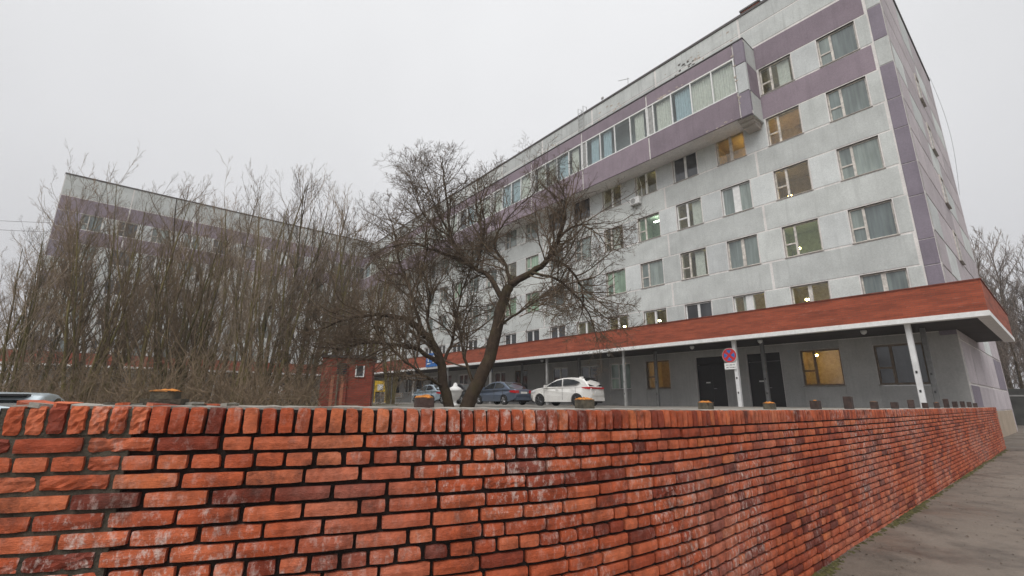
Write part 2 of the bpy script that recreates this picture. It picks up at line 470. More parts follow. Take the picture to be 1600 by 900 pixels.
# ------------------------------------------------------------------ the wall's line in plan
CTRL = [(-6.4,0.95),(-4.6,1.36),(-3.0,1.78),(-1.52,2.17),(-0.9,2.36),(-0.07,2.68),(0.45,2.94),(1.32,3.56)]
for d in range(0, 9):
    q = B(0.60, -21.7 + d*(21.6/8)); CTRL.append((q.x, q.y))
def catmull(P, n=14):
    out = []
    for i in range(len(P)-1):
        p0 = Vector(P[max(i-1,0)]); p1 = Vector(P[i]); p2 = Vector(P[i+1]); p3 = Vector(P[min(i+2,len(P)-1)])
        for k in range(n):
            t = k / n
            out.append(0.5*((2*p1)+(p2-p0)*t+(2*p0-5*p1+4*p2-p3)*t*t+(3*p1-p0-3*p2+p3)*t**3))
    out.append(Vector(P[-1])); return out
LINE = catmull(CTRL)
SACC = [0.0]
for a, b in zip(LINE, LINE[1:]): SACC.append(SACC[-1] + (b-a).length)
WLEN = SACC[-1]
import bisect
def wall_at(s):
    s = min(max(s, 0), WLEN - 1e-4)
    i = min(bisect.bisect_right(SACC, s) - 1, len(LINE)-2)
    t = (s - SACC[i]) / (SACC[i+1] - SACC[i])
    p = LINE[i].lerp(LINE[i+1], t)
    a = LINE[max(i-1,0)]; b = LINE[min(i+2,len(LINE)-1)]
    d = (b - a).normalized()
    return p, d
def ztop(y):
    T = [(0,1.618),(2.1,1.613),(2.7,1.60),(4.2,1.578),(7.9,1.547),(15.8,1.527),(30,1.52)]
    for (a, za), (b, zb) in zip(T, T[1:]):
        if y <= b: return za + (zb-za)*(y-a)/(b-a)
    return 1.52
def s_of(px):    # arc position seen at a bearing, used for where the broken stretch ends
    best = min(range(len(LINE)), key=lambda i: abs(LINE[i].x/max(LINE[i].y,0.3) - px)); return SACC[best]

# ------------------------------------------------------------------ ground
def sheet(name, pts, z, m):
    mb = MB(); mb.face([(x,y,z) for x,y in pts]); return tag(mb.build(name, m), kind='structure')
sheet('ground', [(-1500,-1500),(1500,-1500),(1500,1500),(-1500,1500)], -0.03, MT['grass'])
# path on the low side of the wall, a little uneven
mb = MB()
xs = [-14 + i*1.0 for i in range(0, 61)]; ys = [-12 + i*1.0 for i in range(0, 64)]
idx = {}
for i, x in enumerate(xs):
    for j, y in enumerate(ys):
        h = 0.03*mnoise.noise((x*0.35, y*0.35, 0.3)) + 0.012*mnoise.noise((x*1.3, y*1.3, 2.0))
        idx[i,j] = len(mb.v); mb.v.append((x, y, h))
for i in range(len(xs)-1):
    for j in range(len(ys)-1):
        mb.f.append((idx[i,j], idx[i+1,j], idx[i+1,j+1], idx[i,j+1])); mb.m.append(0)
tag(mb.build('path', MT['path'], smooth=True), kind='structure')
# raised yard held back by the wall
D1 = Vector((-0.637, 0.771)).normalized()
def yard_z(x, y, dep):
    q = x*0.771 + y*0.637
    zt = ztop(max(y - dep*0.77, 1.5)) - 0.035
    hi = zt + (LOT - zt) * min(1, max(0, dep/14.0))
    low = 0.25 + (1.25 - 0.25) * min(1, max(0, (dep-9)/6.0))
    t = min(1, max(0, (q + 1.9) / 1.1))
    return low + (hi - low)*t
mb = MB(); depths = [0.12,0.3,0.6,1,1.6,2.4,3.5,5,7,9,10.5,12,13.5,15,18,22,28,36,46,60,85]
src = [Vector((-70,-18)), Vector((-40,-9.5)), Vector((-22,-4.0)), Vector((-14,-1.5)), Vector((-9.5,0.1))] + LINE[::3] + [LINE[-1]]
for p in src:
    for d in depths:
        q = p + D1*d
        h = yard_z(q.x, q.y, d)
        if d > 3: h += 0.05*mnoise.noise((q.x*0.3, q.y*0.3, 1.0))*min(1,(d-3)/6)
        mb.v.append((q.x, q.y, h))
nd = len(depths)
for i in range(len(src)-1):
    for j in range(nd-1):
        a = i*nd+j
        mb.f.append((a, a+nd, a+nd+1, a+1)); mb.m.append(1 if (mb.v[a][0] < -5.5 and depths[j] > 4 and mb.v[a][0]*0.771+mb.v[a][1]*0.637 < 14) else 0)
tag(mb.build('yard', [MT['lot'], MT['grass']], smooth=True), kind='structure')

# ------------------------------------------------------------------ brick wall
wall = thing('brick_wall', 'long red brick retaining wall with black raked joints and brick-on-edge coping', 'wall', (0,0,0))
CO, JT = 0.077, 0.0165
S_BREAK = s_of(-0.815)      # left of here the brick faces are broken off and the joints grey
def brick_mesh(L, H, D, seed, spall):
    r = random.Random(seed); mb = MB()
    nx, nz = (5, 2) if L > H else (2, 4)
    if spall: nx, nz = (9, 4) if L > .2 else (5, 4) if L > H else (4, 7)
    X = [-L/2 + L*i/nx for i in range(nx+1)]; Z = [-H/2 + H*j/nz for j in range(nz+1)]
    g = {}
    for i in range(nx+1):
        for j in range(nz+1):
            edge = i in (0, nx) or j in (0, nz); corner = i in (0, nx) and j in (0, nz)
            jx = r.uniform(-.0013,.0013); jz = r.uniform(-.0011,.0011)
            ins = 0.0026 if corner else (0.0010 if edge else 0)
            if corner and r.random() < .10: ins = r.uniform(.004,.010)
            x = X[i]*(1 - 2*ins/L) + jx; z = Z[j]*(1 - 2*ins/H) + jz
            y = r.uniform(-.0012,.0012) + (0.0030 if edge else 0) + (0.002 if corner else 0)
            if spall: y += 0.003 + abs(r.gauss(0, 0.0045)) + (0.003 if j == nz else 0); x += r.uniform(-.002,.002); z += r.uniform(-.002,.002)
            g[i,j] = len(mb.v); mb.v.append((x, y, z))
    for i in range(nx):
        for j in range(nz):
            mb.f.append((g[i,j], g[i+1,j], g[i+1,j+1], g[i,j+1]))
    ring = [(i,0) for i in range(nx+1)] + [(nx,j) for j in range(1,nz+1)] + [(i,nz) for i in range(nx-1,-1,-1)] + [(0,j) for j in range(nz-1,0,-1)]
    n = len(mb.v)
    for (i,j) in ring:
        x, y, z = mb.v[g[i,j]]; mb.v.append((max(-L/2,min(L/2,x*1.01)), D, max(-H/2,min(H/2,z*1.01))))
    k = len(ring)
    for q in range(k):
        mb.f.append((g[ring[q]], n+q, n+(q+1) % k, g[ring[(q+1) % k]]))
    mb.m = [0]*len(mb.f)
    return mb
kinds = {'s': (0.242, 0.060, 0.11), 'h': (0.114, 0.060, 0.11), 'r': (0.0605, 0.12, 0.24)}
BM, BMESH = {}, {}
for kd, (L, H, D) in kinds.items():
    for sp in (0, 1):
        for q in range(5):
            mbk = brick_mesh(L, H, D, hash((ord(kd), sp, q)) & 0xffff, sp)
            BM[kd, sp, q] = mbk; BMESH[kd, sp, q] = mbk.mesh('brick', MT['brick'])
bricks = []     # (kind, spall, variant, matrix)
def add_brick(kd, s, z, tilt=0.0):
    p, d = wall_at(s)
    sp = 1 if s < S_BREAK + rng.uniform(-0.10, 0.06) and rng.random() < 0.62 else (1 if rng.random() < 0.012 else 0)
    if kd == 'r': sp = 1 if s < S_BREAK else 0
    out = Vector((d.y, -d.x))
    pr = rng.gauss(0, 0.0022) + (0.005 if kd == 'r' else 0)
    m = Matrix.Translation((p.x + out.x*pr, p.y + out.y*pr, z + rng.gauss(0, 0.0012))) @ Matrix.Rotation(math.atan2(d.y, d.x) + rng.gauss(0,0.006), 4, 'Z') @ Matrix.Rotation(tilt + rng.gauss(0,0.006), 4, 'Y')
    bricks.append((kd, sp, rng.randrange(5), m, p.length, p))
s = 0.04; S_MISS = s_of(-1.075)
while s < WLEN - 0.04:
    p, d = wall_at(s)
    if s > S_MISS: add_brick('r', s, ztop(p.y) - 0.06, rng.gauss(0,0.018))
    s += 0.0765 * rng.uniform(0.985, 1.015)
for k in range(1, 20):
    head = k % 6 == 2
    s = 0.0 if head else -0.131*(k % 2) + rng.uniform(0, 0.03)
    while s < WLEN - 0.05:
        p, d = wall_at(s)
        z = ztop(p.y) - 0.12 - k*CO + 0.0325
        if head or rng.random() < 0.05:
            L = 0.114; kd = 'h'
        else: L = 0.242; kd = 's'
        if s > -.02: add_brick(kd, s + L/2, z)
        s += L + JT*rng.uniform(0.75, 1.35)
# the bricks that show largest are parts of their own, the rest one mass
def seen(p, z):
    d = Vector((p.x, p.y, z - EYE)); f = d.dot(fw)
    return f > 0.2 and abs(d.dot(crt)/f*F_PX) < 800 and abs(d.dot(cup)/f*F_PX) < 450
order = sorted(range(len(bricks)), key=lambda i: (not seen(bricks[i][5], bricks[i][3].translation.z), (bricks[i][3].translation - Vector((0,0,EYE))).length / {'s': 1.4, 'h': 1.0, 'r': 1.0}[bricks[i][0]]))
single = set(order[:296])
mass = MB()
for i, (kd, sp, q, m, dist, p) in enumerate(bricks):
    if i in single:
        o = link('brick', BMESH[kd, sp, q], wall); o.matrix_world = m
    else:
        src_ = BM[kd, sp, q]; n = len(mass.v)
        mass.v += [tuple(m @ Vector(v)) for v in src_.v]
        mass.f += [tuple(a+n for a in f) for f in src_.f]; mass.m += [0]*len(src_.f)
tag(mass.build('far_bricks', MT['brick'], wall), kind='stuff')
def wall_strip(mb, s0, s1, y0, y1, zf0, zf1, step=0.1, m=0, jit=0.0):
    """box following the wall: y0 front offset, y1 back offset"""
    n = max(2, int((s1-s0)/step)); base = len(mb.v)
    for i in range(n+1):
        p, d = wall_at(s0 + (s1-s0)*i/n); nn = Vector((-d.y, d.x)); zt = ztop(p.y)
        for (o, zf) in ((y0, zf0), (y1, zf0), (y1, zf1), (y0, zf1)):
            j = rng.uniform(-jit, jit); jz = rng.uniform(-jit, jit)*0.5
            z = zf if zf <= -0.1 and zf0 == zf and zf < -1 else zt + zf
            q = p + nn*(o + j); mb.v.append((q.x, q.y, (z if z > -0.2 else -0.06) + (jz if zf == zf1 else 0)))
    for i in range(n):
        a = base + i*4
        for k in range(4):
            b = (k+1) % 4
            mb.f.append((a+k, a+b, a+4+b, a+4+k)); mb.m.append(m)
    mb.f.append((base+3, base+2, base+1, base)); mb.m.append(m)
    e = base + n*4; mb.f.append((e, e+1, e+2, e+3)); mb.m.append(m)
mb = MB(); wall_strip(mb, 0, WLEN, 0.032, 0.235, -1.75, -0.132); mb.build('mortar_core', MT['mortar'], wall)
mb = MB(); wall_strip(mb, S_MISS, WLEN-0.02, 0.034, 0.235, -0.1315, -0.010, m=0); mb.build('coping_mortar', MT['mortar'], wall)
mb = MB(); wall_strip(mb, 0, S_BREAK-0.02, 0.0155, 0.0315, -1.75, -0.125, 0.03, 0, 0.003); mb.build('grey_mortar', MT['mortar_grey'], wall)
mb = MB(); wall_strip(mb, S_MISS+0.02, S_BREAK-0.02, 0.0145, 0.0335, -0.1245, -0.012, 0.02, 0, 0.003); mb.build('coping_grey_mortar', MT['mortar_grey'], wall)
# rough concrete bed on the wall behind the coping front
mb = MB(); wall_strip(mb, S_MISS+0.03, WLEN, 0.040, 0.52, -0.125, 0.0035, 0.05, 0, 0.007); mb.build('concrete_bed', MT['cap'], wall)
# end of the coping: loose broken pieces
for i in range(16):
    s_ = S_MISS + 0.02 + i*0.055 + rng.uniform(-.02,.02); p, d = wall_at(s_)
    nn = Vector((-d.y, d.x)); mbk = MB(); w, h = rng.uniform(.03,.085), rng.uniform(.006,.016)
    pts = [(rng.uniform(.7,1.2)*w*math.cos(t), rng.uniform(.5,1.0)*w*0.7*math.sin(t)) for t in [k*math.pi/3.5 for k in range(7)]]
    mbk.face([(x,y,h) for x,y in pts]); n = len(pts)
    for k in range(n):
        a, b = pts[k], pts[(k+1) % n]; mbk.face([(a[0],a[1],-0.01),(b[0],b[1],-0.01),(b[0],b[1],h),(a[0],a[1],h)])
    o = mbk.build('mortar_fragment', [MT['mortar_grey'], MT['brick'], MT['cap']][i % 3], wall)
    q = p + nn*rng.uniform(0.03, 0.30); o.location = (q.x, q.y, ztop(p.y) - 0.004 + rng.uniform(0, .008)); o.rotation_euler = (rng.uniform(-.15,.15), rng.uniform(-.15,.15), rng.uniform(0,6))

# cut-off fence posts along the wall top
def stub_height(i): return [0.085,0.072,0.078,0.078,0.082,0.10,0.16,0.11,0.11,0.15,0.11,0.12,0.20,0.15,0.16,0.15,0.13,0.12][i]
bear = [(260,.10),(665,.105),(915,.10),(1103,.10),(1203,.11),(1275,.115)]
mossy = {0:'flat',1:'thick',2:'thick',3:'thick',4:'thick',5:'dab',9:'thin',7:'thin',11:'thin'}
stub_pts = []
for (x, w) in bear:
    t = (x-800)/726.0
    best = min((k*0.02 for k in range(int(WLEN/0.02))), key=lambda s: abs(((wall_at(s)[0] + Vector((-wall_at(s)[1].y, wall_at(s)[1].x))*0.23).x) / max(0.3,(wall_at(s)[0] + Vector((-wall_at(s)[1].y, wall_at(s)[1].x))*0.23).y) - t))
    stub_pts.append(best)
last = stub_pts[-1]
for k in range(1, 12): stub_pts.append(last + 1.42*k)
extra = {0: 'flat orange moss, by the broken coping', 1: 'thick orange moss, standing before the brick hut', 2: 'thick orange moss, standing before the white car', 3: 'orange moss, standing before the dark double door', 4: 'orange moss, just past the no stopping sign', 5: 'one pale moss dab, below the lit window'}
for i, s_ in enumerate(stub_pts):
    if s_ > WLEN - 0.2: break
    p, d = wall_at(s_); nn = Vector((-d.y, d.x)); q = p + nn*0.23
    w = 0.052; h = stub_height(i)*(1.25 if i > 4 else 1.0)
    lab = ('cut-off steel fence post on the wall with ' + extra[i]) if i in extra else 'bare brown cut-off fence post in the close row on the wall by the canopy corner'
    if i not in extra and i in mossy: lab = 'brown cut-off fence post by the canopy corner with thin orange moss on top'
    t = thing('post_stub', lab, 'post', (q.x, q.y, ztop(p.y) - 0.01), math.atan2(d.y,d.x) + rng.gauss(0,.05), 'cut-off fence posts on the wall')
    t.rotation_euler.y = [0,0,0,0,0,0,.02,0,0,0.03,0,0.0,-.12,-.08,-.05,.1,0,0][i]
    mbk = MB(); c = 0.008
    prof = [(-w,-w+c),(-w+c,-w),(w-c,-w),(w,-w+c),(w,w-c),(w-c,w),(-w+c,w),(-w,w-c)]
    for k in range(8):
        a, b = prof[k], prof[(k+1) % 8]; mbk.face([(a[0],a[1],-.02),(b[0],b[1],-.02),(b[0],b[1],h),(a[0],a[1],h)])
    mbk.face([(a[0],a[1],h) for a in prof])
    mbk.build('post_tube', MT['stub_grey'] if i in (0,2,3,4) else MT['rust'], t)
    if i in mossy:
        mk = MB(); n = 9; kd = mossy[i]
        hh = {'thick': .022, 'flat': .014, 'dab': .014, 'thin': .008}[kd]; ww = w*{'thick':1.02,'flat':1.08,'dab':.4,'thin':.95}[kd]
        for a in range(n+1):
            for b in range(n+1):
                u, v = a/n*2-1, b/n*2-1
                e = max(abs(u),abs(v)); e = 1 - e**3
                mk.v.append((u*ww*(1+.12*mnoise.noise((v*2,i,0))), v*ww*(1+.12*mnoise.noise((u*2,i,4))), h - .004 + e*hh*(0.75+0.6*mnoise.noise((u*2.3+i*3,v*2.3,1.7))) + .004*mnoise.noise((u*7,v*7,i))))
        for a in range(n):
            for b in range(n):
                k = a*(n+1)+b; mk.f.append((k,k+n+1,k+n+2,k+1)); mk.m.append(0)
        mk.build('moss_cap', MT['moss_orange'], t, True)
    if i == 0:
        mk = MB(); mk.box(-.085,.085,-.06,.07,-.01,.045); mk.build('mortar_collar', MT['mortar_grey'], t)

# ------------------------------------------------------------------ hospital: windows
WW, WH, PITCHX, X0 = 1.73, 1.76, 3.04, -1.17
def sill_z(k): return 5.85 + 3.385*(k-1)
GZ0, GZ1 = 2.47, 4.24
def win_frame(kind, w=WW, h=WH):
    """frame mesh and pane rectangles; origin bottom centre, front at -y, recess handled by caller"""
    mb = MB(); fr = 0.07 if kind != 'pvc' else 0.085
    mb.box(-w/2, -w/2+fr, 0, .08, 0, h); mb.box(w/2-fr, w/2, 0, .08, 0, h)
    mb.box(-w/2+fr, w/2-fr, 0.001, .08, 0, fr); mb.box(-w/2+fr, w/2-fr, 0.001, .08, h-fr, h)
    panes = []
    if kind in ('old', 'oldw'):
        mx = -w/2 + w*0.34
        mb.box(mx-.055, mx+.055, -.012, .08, fr, h-fr)
        mz = h*0.42
        mb.box(-w/2+fr, mx-.055, -.006, .08, mz-.04, mz+.04)
        panes = [(-w/2+fr, mx-.055, fr, mz-.04), (-w/2+fr, mx-.055, mz+.04, h-fr), (mx+.055, w/2-fr, fr, h-fr)]
    elif kind == 'two':
        mb.box(-.09, .09, -.01, .08, fr, h-fr)
        panes = [(-w/2+fr, -.09, fr, h-fr), (.09, w/2-fr, fr, h-fr)]
    elif kind == 'pvc':
        mb.box(-.075, .075, -.012, .08, fr, h-fr)
        panes = [(-w/2+fr, -.075, fr, h-fr), (.075, w/2-fr, fr, h-fr)]
    elif kind == 'pvc3':
        mx = -w/2 + w*0.42
        mb.box(mx-.06, mx+.06, -.012, .08, fr, h-fr)
        mz = h*0.42; mb.box(-w/2+fr, mx-.06, -.008, .08, mz-.05, mz+.05)
        panes = [(-w/2+fr, mx-.06, fr, mz-.05), (-w/2+fr, mx-.06, mz+.05, h-fr), (mx+.06, w/2-fr, fr, h-fr)]
    elif kind == 'pvcw':
        mb.box(-.20, .20, -.012, .08, fr, h-fr)
        panes = [(-w/2+fr, -.20, fr, h-fr), (.20, w/2-fr, fr, h-fr)]
    return mb, panes
FRAME, PANES = {}, {}
FM = {'old': 'frame_old', 'oldw': 'frame_brown', 'two': 'frame_old', 'pvc': 'white', 'pvc3': 'white', 'pvcw': 'white'}
for kd in FM:
    mb, PANES[kd] = win_frame(kd); FRAME[kd] = mb.mesh('window', MT[FM[kd]])
PMESH = {}
def pane_mesh(kd, i, g):
    if (kd, i, g) not in PMESH:
        x0, x1, z0, z1 = PANES[kd][i]; mb = MB(); mb.box(x0-.006, x1+.006, .035, .047, z0-.006, z1+.006); PMESH[kd, i, g] = mb.mesh('pane', MT[g])
    return PMESH[kd, i, g]
mb = MB(); mb.box(-WW/2-.05, WW/2+.05, -.16, .085, -.045, -.002); SILL = mb.mesh('sill', MT['sill'])
mb = MB()      # the four sides of the opening
for a in ((-WW/2-.02,-WW/2,-.1,.3,-.0,WH+.02),(WW/2,WW/2+.02,-.1,.3,-.0,WH+.02),(-WW/2,WW/2,-.1,.3,WH,WH+.02)): mb.box(*a)
REVEAL = mb.mesh('reveal', MT['seal_dark'])
ROOMS, LAMPS, CURT = {}, {}, {}
for rm in ('room_warm','room_green','room_dim'):
    mb = MB(); d = 2.6; a, b, z0, z1 = -1.4, 1.4, -.85, 2.1
    mb.face([(a,d,z0),(b,d,z0),(b,d,z1),(a,d,z1)]); mb.face([(a,.1,z0),(a,d,z0),(a,d,z1),(a,.1,z1)]); mb.face([(b,.1,z0),(b,.1,z1),(b,d,z1),(b,d,z0)])
    mb.face([(a,.1,z0),(b,.1,z0),(b,d,z0),(a,d,z0)]); mb.face([(a,.1,z1),(a,d,z1),(b,d,z1),(b,.1,z1)])
    mb.box(a,-WW/2,.08,.1,z0,z1); mb.box(WW/2,b,.08,.1,z0,z1); mb.box(-WW/2,WW/2,.08,.1,WH,z1); mb.box(-WW/2,WW/2,.08,.1,z0,0)
    ROOMS[rm] = mb.mesh('room', MT[rm])
for lm in ('lamp_warm','lamp_yellow','lamp_green'):
    mb = MB()
    if lm == 'lamp_green': mb.box(-.75,.75,-.08,.08,-.03,.03)
    else: mb.lathe([(.03,.03),(.08,.02),(.10,-.02),(.07,-.06),(.02,-.07)], 'z', 14)
    LAMPS[lm] = mb.mesh('lamp', MT[lm])
def curtain(w, h, folds, amp, seed):
    mb = MB(); r = random.Random(seed); n = folds*4
    for i in range(n+1):
        x = -w/2 + w*i/n; y = amp*math.sin(i*math.pi/2 + r.uniform(-.4,.4))
        mb.v += [(x, y*1.2, 0), (x + r.uniform(-.01,.01), y, h*.5), (x, y*.7, h)]
    for i in range(n):
        for j in range(2):
            a = i*3+j; mb.f.append((a, a+3, a+4, a+1)); mb.m.append(0)
    return mb
CURT['a'] = curtain(.62, 1.7, 8, .03, 1).mesh('curtain', MT['curtain'], True)
def add_window(bld, x, z, kd, glass='glass', yface=0.0, rot=0.0, lit=None, sub=True, curt=None):
    """window part with its panes, sill and, where lit, its room"""
    w = link('window', FRAME[kd], bld, (x, yface, z), rot)
    for i in range(len(PANES[kd])):
        g = glass[i] if isinstance(glass, (list, tuple)) else glass
        if lit: g = 'glass_clear'
        link('pane', pane_mesh(kd, i, g), w)
    if sub:
        link('sill', SILL, w); link('reveal', REVEAL, w)
    if lit:
        rm, lm, lx, ly, lz = lit
        link('room', ROOMS[rm], w); l = link('lamp', LAMPS[lm], w, (lx, ly, lz))
    if curt is not None: link('curtain', CURT['a'], w, (curt, .16, .03))
    return w

# ------------------------------------------------------------------ hospital: long block
hosp = thing('hospital_block', 'long six-storey grey and purple panel hospital block with glazed top gallery', 'building', B(0,0,0), AZ)
LENX = 62.8
NB = 20
REC = 0.13                      # window recess
def panel(bld, x0, x1, z0, z1, m, y0=0.0, y1=0.11, c=0.018, name='panel'):
    mb = MB(); mb.cbox(x0, x1, y0, y1, z0, z1, c); return mb.build(name, MT[m], bld)
# structural wall behind the panels: belts and piers, leaving the window openings
def base_wall(bld, xs0, xs1, openings, belts, m, y0=0.013, y1=0.45):
    mb = MB()
    for z0, z1 in belts: mb.box(xs0, xs1, y0, y1, z0, z1)
    for (z0, z1, ops) in openings:
        x = xs0
        for a, b in sorted(ops):
            if a - x > 0.01: mb.box(x, a, y0+.001, y1, z0, z1)
            x = b
        if xs1 - x > 0.01: mb.box(x, xs1, y0+.001, y1, z0, z1)
    return mb.build('wall', MT[m], bld)
cols = [(X0 - WW - PITCHX*j, X0 - PITCHX*j) for j in range(NB)]
g_open = [(-5.95,-4.22),(-2.9,-1.17),(-11.65,-9.9),(-8.64,-6.9),(-15.15,-13.42),(-18.15,-16.42),(-21.0,-19.27),(-24.0,-22.27)] + [(-27.0-3.04*i-1.73,-27.0-3.04*i) for i in range(11)]
openings, belts = [], []
openings.append((0.0, GZ1 + .02, [(a,b) for a,b in g_open]))
belts.append((GZ1 + .02, sill_z(1)))
for k in range(1, 6):
    openings.append((sill_z(k), sill_z(k)+WH, cols))
    belts.append((sill_z(k)+WH, sill_z(k+1) if k < 5 else 25.45))
base_wall(hosp, -LENX, 0.0, openings, belts, 'seal')
mb = MB(); mb.box(-LENX, -0.01, .451, 17.0, 22.0, 25.35); mb.box(-LENX, -12.9, 9, 17.0, 0, 22.0); mb.build('roof', MT['flash'], hosp)
mb = MB(); mb.box(-LENX, 0.06, -0.05, .50, 25.455, 25.62); mb.box(-.44, 0.06, .50, 17.0, 25.455, 25.62); mb.build('parapet_flashing', MT['flash'], hosp)
JX = [-0.63] + [-6.72 - 6.045*i for i in range(10)]
JG = 0.06
def row(bld, z0, z1, m_of, xjoints, xend, y0=0.0):
    xj = list(xjoints) + [xend]
    for i in range(len(xj)-1):
        a, b = xj[i+1], xj[i]
        if b - a > 0.15: panel(bld, a + JG, b - JG, z0, z1, m_of(i), y0)
# spandrel rows
for k in range(1, 6):
    z0 = sill_z(k) + WH + .05; z1 = (sill_z(k+1) if k < 5 else 22.86) - .085
    for i in range(len(JX)):
        b = JX[i]; a = JX[i+1] if i + 1 < len(JX) else -LENX
        if b - a < .2: continue
        if k == 4: m = 'purple' if i == 0 else 'grey'
        elif k == 5: m = 'purple' if i == 0 else 'grey'
        else: m = 'grey'
        if k == 5 and i > 0: continue          # hidden inside the gallery
        panel(hosp, a + JG, b - JG, z0, z1, m)
row(hosp, 4.68, sill_z(1)-.045, lambda i: 'grey', JX, -LENX)
row(hosp, 22.90, 24.20, lambda i: 'parapet', JX, -LENX)
row(hosp, 24.26, 25.44, lambda i: 'parapet', [0.0] + JX[1:], -LENX)
# piers between the windows
pm = random.Random(5)
for k in range(1, 6):
    z0, z1 = sill_z(k) - .005, sill_z(k) + WH - .005
    edges = [(-0.60, X0 + .03)] + [(cols[j][0] - .03, cols[j+1][1] + .03) for j in range(NB-1)]
    for j, (b, a) in enumerate(edges):
        if k == 5 and j > 1: continue
        if k == 5 and j == 1: continue
        x_lo, x_hi = min(a, b), max(a, b)
        panel(hosp, x_lo + .02, x_hi - .02, z0, z1, 'pale' if pm.random() < .6 else 'grey')
panel(hosp, cols[1][0]+WW+.05, cols[0][0]-.05, sill_z(5)-.005, sill_z(5)+WH-.005, 'pale')
# corner column of short blocks
cz = [4.45, 5.75, 7.55, 8.75, 10.85, 12.5, 14.35, 15.95, 17.9, 19.4, 21.35, 22.84, 25.42]
for i in range(len(cz)-1):
    m = 'purple_dark'
    if i in (8, 10): m = 'grey'
    if i in (11,): m = 'parapet'
    if i == 11:
        panel(hosp, -.565, -.012, cz[i]+.03, 24.20, m); continue
    panel(hosp, -.56, -.012, cz[i]+.012, cz[i+1]-.012, m, -0.012)
# window types by column and storey, from the right corner
KIND = {}
for k in range(1, 6):
    for j in range(NB): KIND[k,j] = 'old'
KIND[3,2] = 'pvcw'; KIND[3,3] = 'pvc3'; KIND[4,3] = 'pvc'; KIND[2,2] = 'two'; KIND[4,2] = 'two'
KIND[4,4] = 'pvc'; KIND[4,5] = 'pvc'; KIND[4,6] = 'oldw'; KIND[4,7] = 'oldw'
for j in range(2, NB): KIND[1,j] = 'pvc'
KIND[1,2] = 'pvcw'; KIND[1,0] = 'two'; KIND[1,1] = 'two'
LIT = {(4,1): ('room_warm','lamp_warm',-.62,1.1,.25), (4,2): ('room_warm','lamp_warm',.5,1.9,1.25), (5,1): ('room_dim','lamp_yellow',-.45,2.0,.4),
       (3,1): ('room_dim','lamp_warm',-.55,1.0,.5), (2,1): ('room_green','lamp_yellow',-.55,1.1,.75), (1,1): ('room_warm','lamp_yellow',-.5,1.0,1.2),
       (1,2): ('room_warm','lamp_yellow',.6,1.5,1.5), (3,3): ('room_dim','lamp_yellow',.1,1.5,1.55), (4,4): ('room_dim','lamp_yellow',.45,1.5,1.72),
       (4,5): ('room_dim','lamp_yellow',.45,1.3,1.6), (3,4): ('room_green','lamp_green',.35,1.3,1.75), (3,5): ('room_dim','lamp_yellow',.5,1.2,1.7),
       (2,3): ('room_dim','lamp_yellow',.55,1.2,1.6), (1,4): ('room_dim','lamp_yellow',-.5,1.2,1.25), (1,5): ('room_dim','lamp_yellow',-.4,1.2,1.2),
       (1,6): ('room_dim','lamp_yellow',0.1,1.3,1.3), (3,9): ('room_dim','lamp_yellow',.3,1.2,1.5), (2,12): ('room_dim','lamp_yellow',.2,1.2,1.5)}
CURTW = {(3,3): .42, (2,3): .3, (1,2): -.1, (3,5): .1, (5,1): .35}
gr = random.Random(3)
for k in range(1, 6):
    for j in range(NB):
        if k == 5 and j > 1: continue
        kd = KIND[k,j]; x = (cols[j][0] + cols[j][1])/2
        g = 'glass'
        if kd in ('oldw',) or (kd == 'pvc' and k != 3): g = 'glass_dark'
        if kd == 'old' and j > 1 and gr.random() < .10: g = 'glass_green'
        if k == 2 and j == 5: g = 'glass_green'
        add_window(hosp, x, sill_z(k), kd, g, REC, 0, LIT.get((k,j)), True, CURTW.get((k,j)))
# ground floor behind the canopy
def gpanel(x0, x1, z0, z1, m='plaster'): panel(hosp, x0, x1, z0, z1, m, 0.0, .11, .01)
xprev = -0.02
for a, b in sorted(g_open, reverse=True):
    door = a in (-11.65, -8.64)
    gpanel(b + .02, xprev, 0.0, 4.62)
    gpanel(a - .018, b + .018, GZ1 + .03, 4.62)
    if not door: gpanel(a - .018, b + .018, 0.0, GZ0 - .06)
    xprev = a - .02
gpanel(-LENX, xprev, 0.0, 4.62)
add_window(hosp, -5.085, GZ0, 'oldw', 'glass', REC, 0, ('room_warm','lamp_warm',-.55,1.2,1.62))
add_window(hosp, -2.035, GZ0, 'oldw', 'glass_dark', REC)
add_window(hosp, -14.285, GZ0, 'oldw', 'glass_green', REC, 0, ('room_warm','lamp_warm',.9,2.2,1.9))
add_window(hosp, -17.285, GZ0, 'pvc3', 'glass_green', REC)
for i, x in enumerate([-20.135, -23.135]): add_window(hosp, x, GZ0, 'pvc', 'glass_dark', REC)
for i in range(11): add_window(hosp, -27.0 - 3.04*i - .865, GZ0, ['oldw','pvc'][i % 2], 'glass_dark', REC)
for (a, b) in ((-11.65,-9.9), (-8.64,-6.9)):
    mb = MB(); w = b - a
    for s_ in (0, 1):
        x0 = a + .03 + s_*(w/2 - .02); x1 = x0 + w/2 - .045
        mb.box(x0, x1, .20, .25, LOT-.02, GZ1-.45)
    mb.box(a, b, .18, .25, GZ1-.42, GZ1+.02); mb.box(a, a+.03, .17, .26, LOT-.02, GZ1-.42); mb.box(b-.03, b, .17, .26, LOT-.02, GZ1-.42)
    d = mb.build('double_door', MT['dark'], hosp)
    mk = MB(); mk.box((a+b)/2+.06, (a+b)/2+.22, .15, .20, LOT+1.02, LOT+1.05); mk.build('handle', MT['metal_grey'], d)
    mk = MB(); mk.box((a+b)/2-.40, (a+b)/2-.14, .19, .199, LOT+1.35, LOT+1.42); mk.build('door_plate', MT['plate'], d)
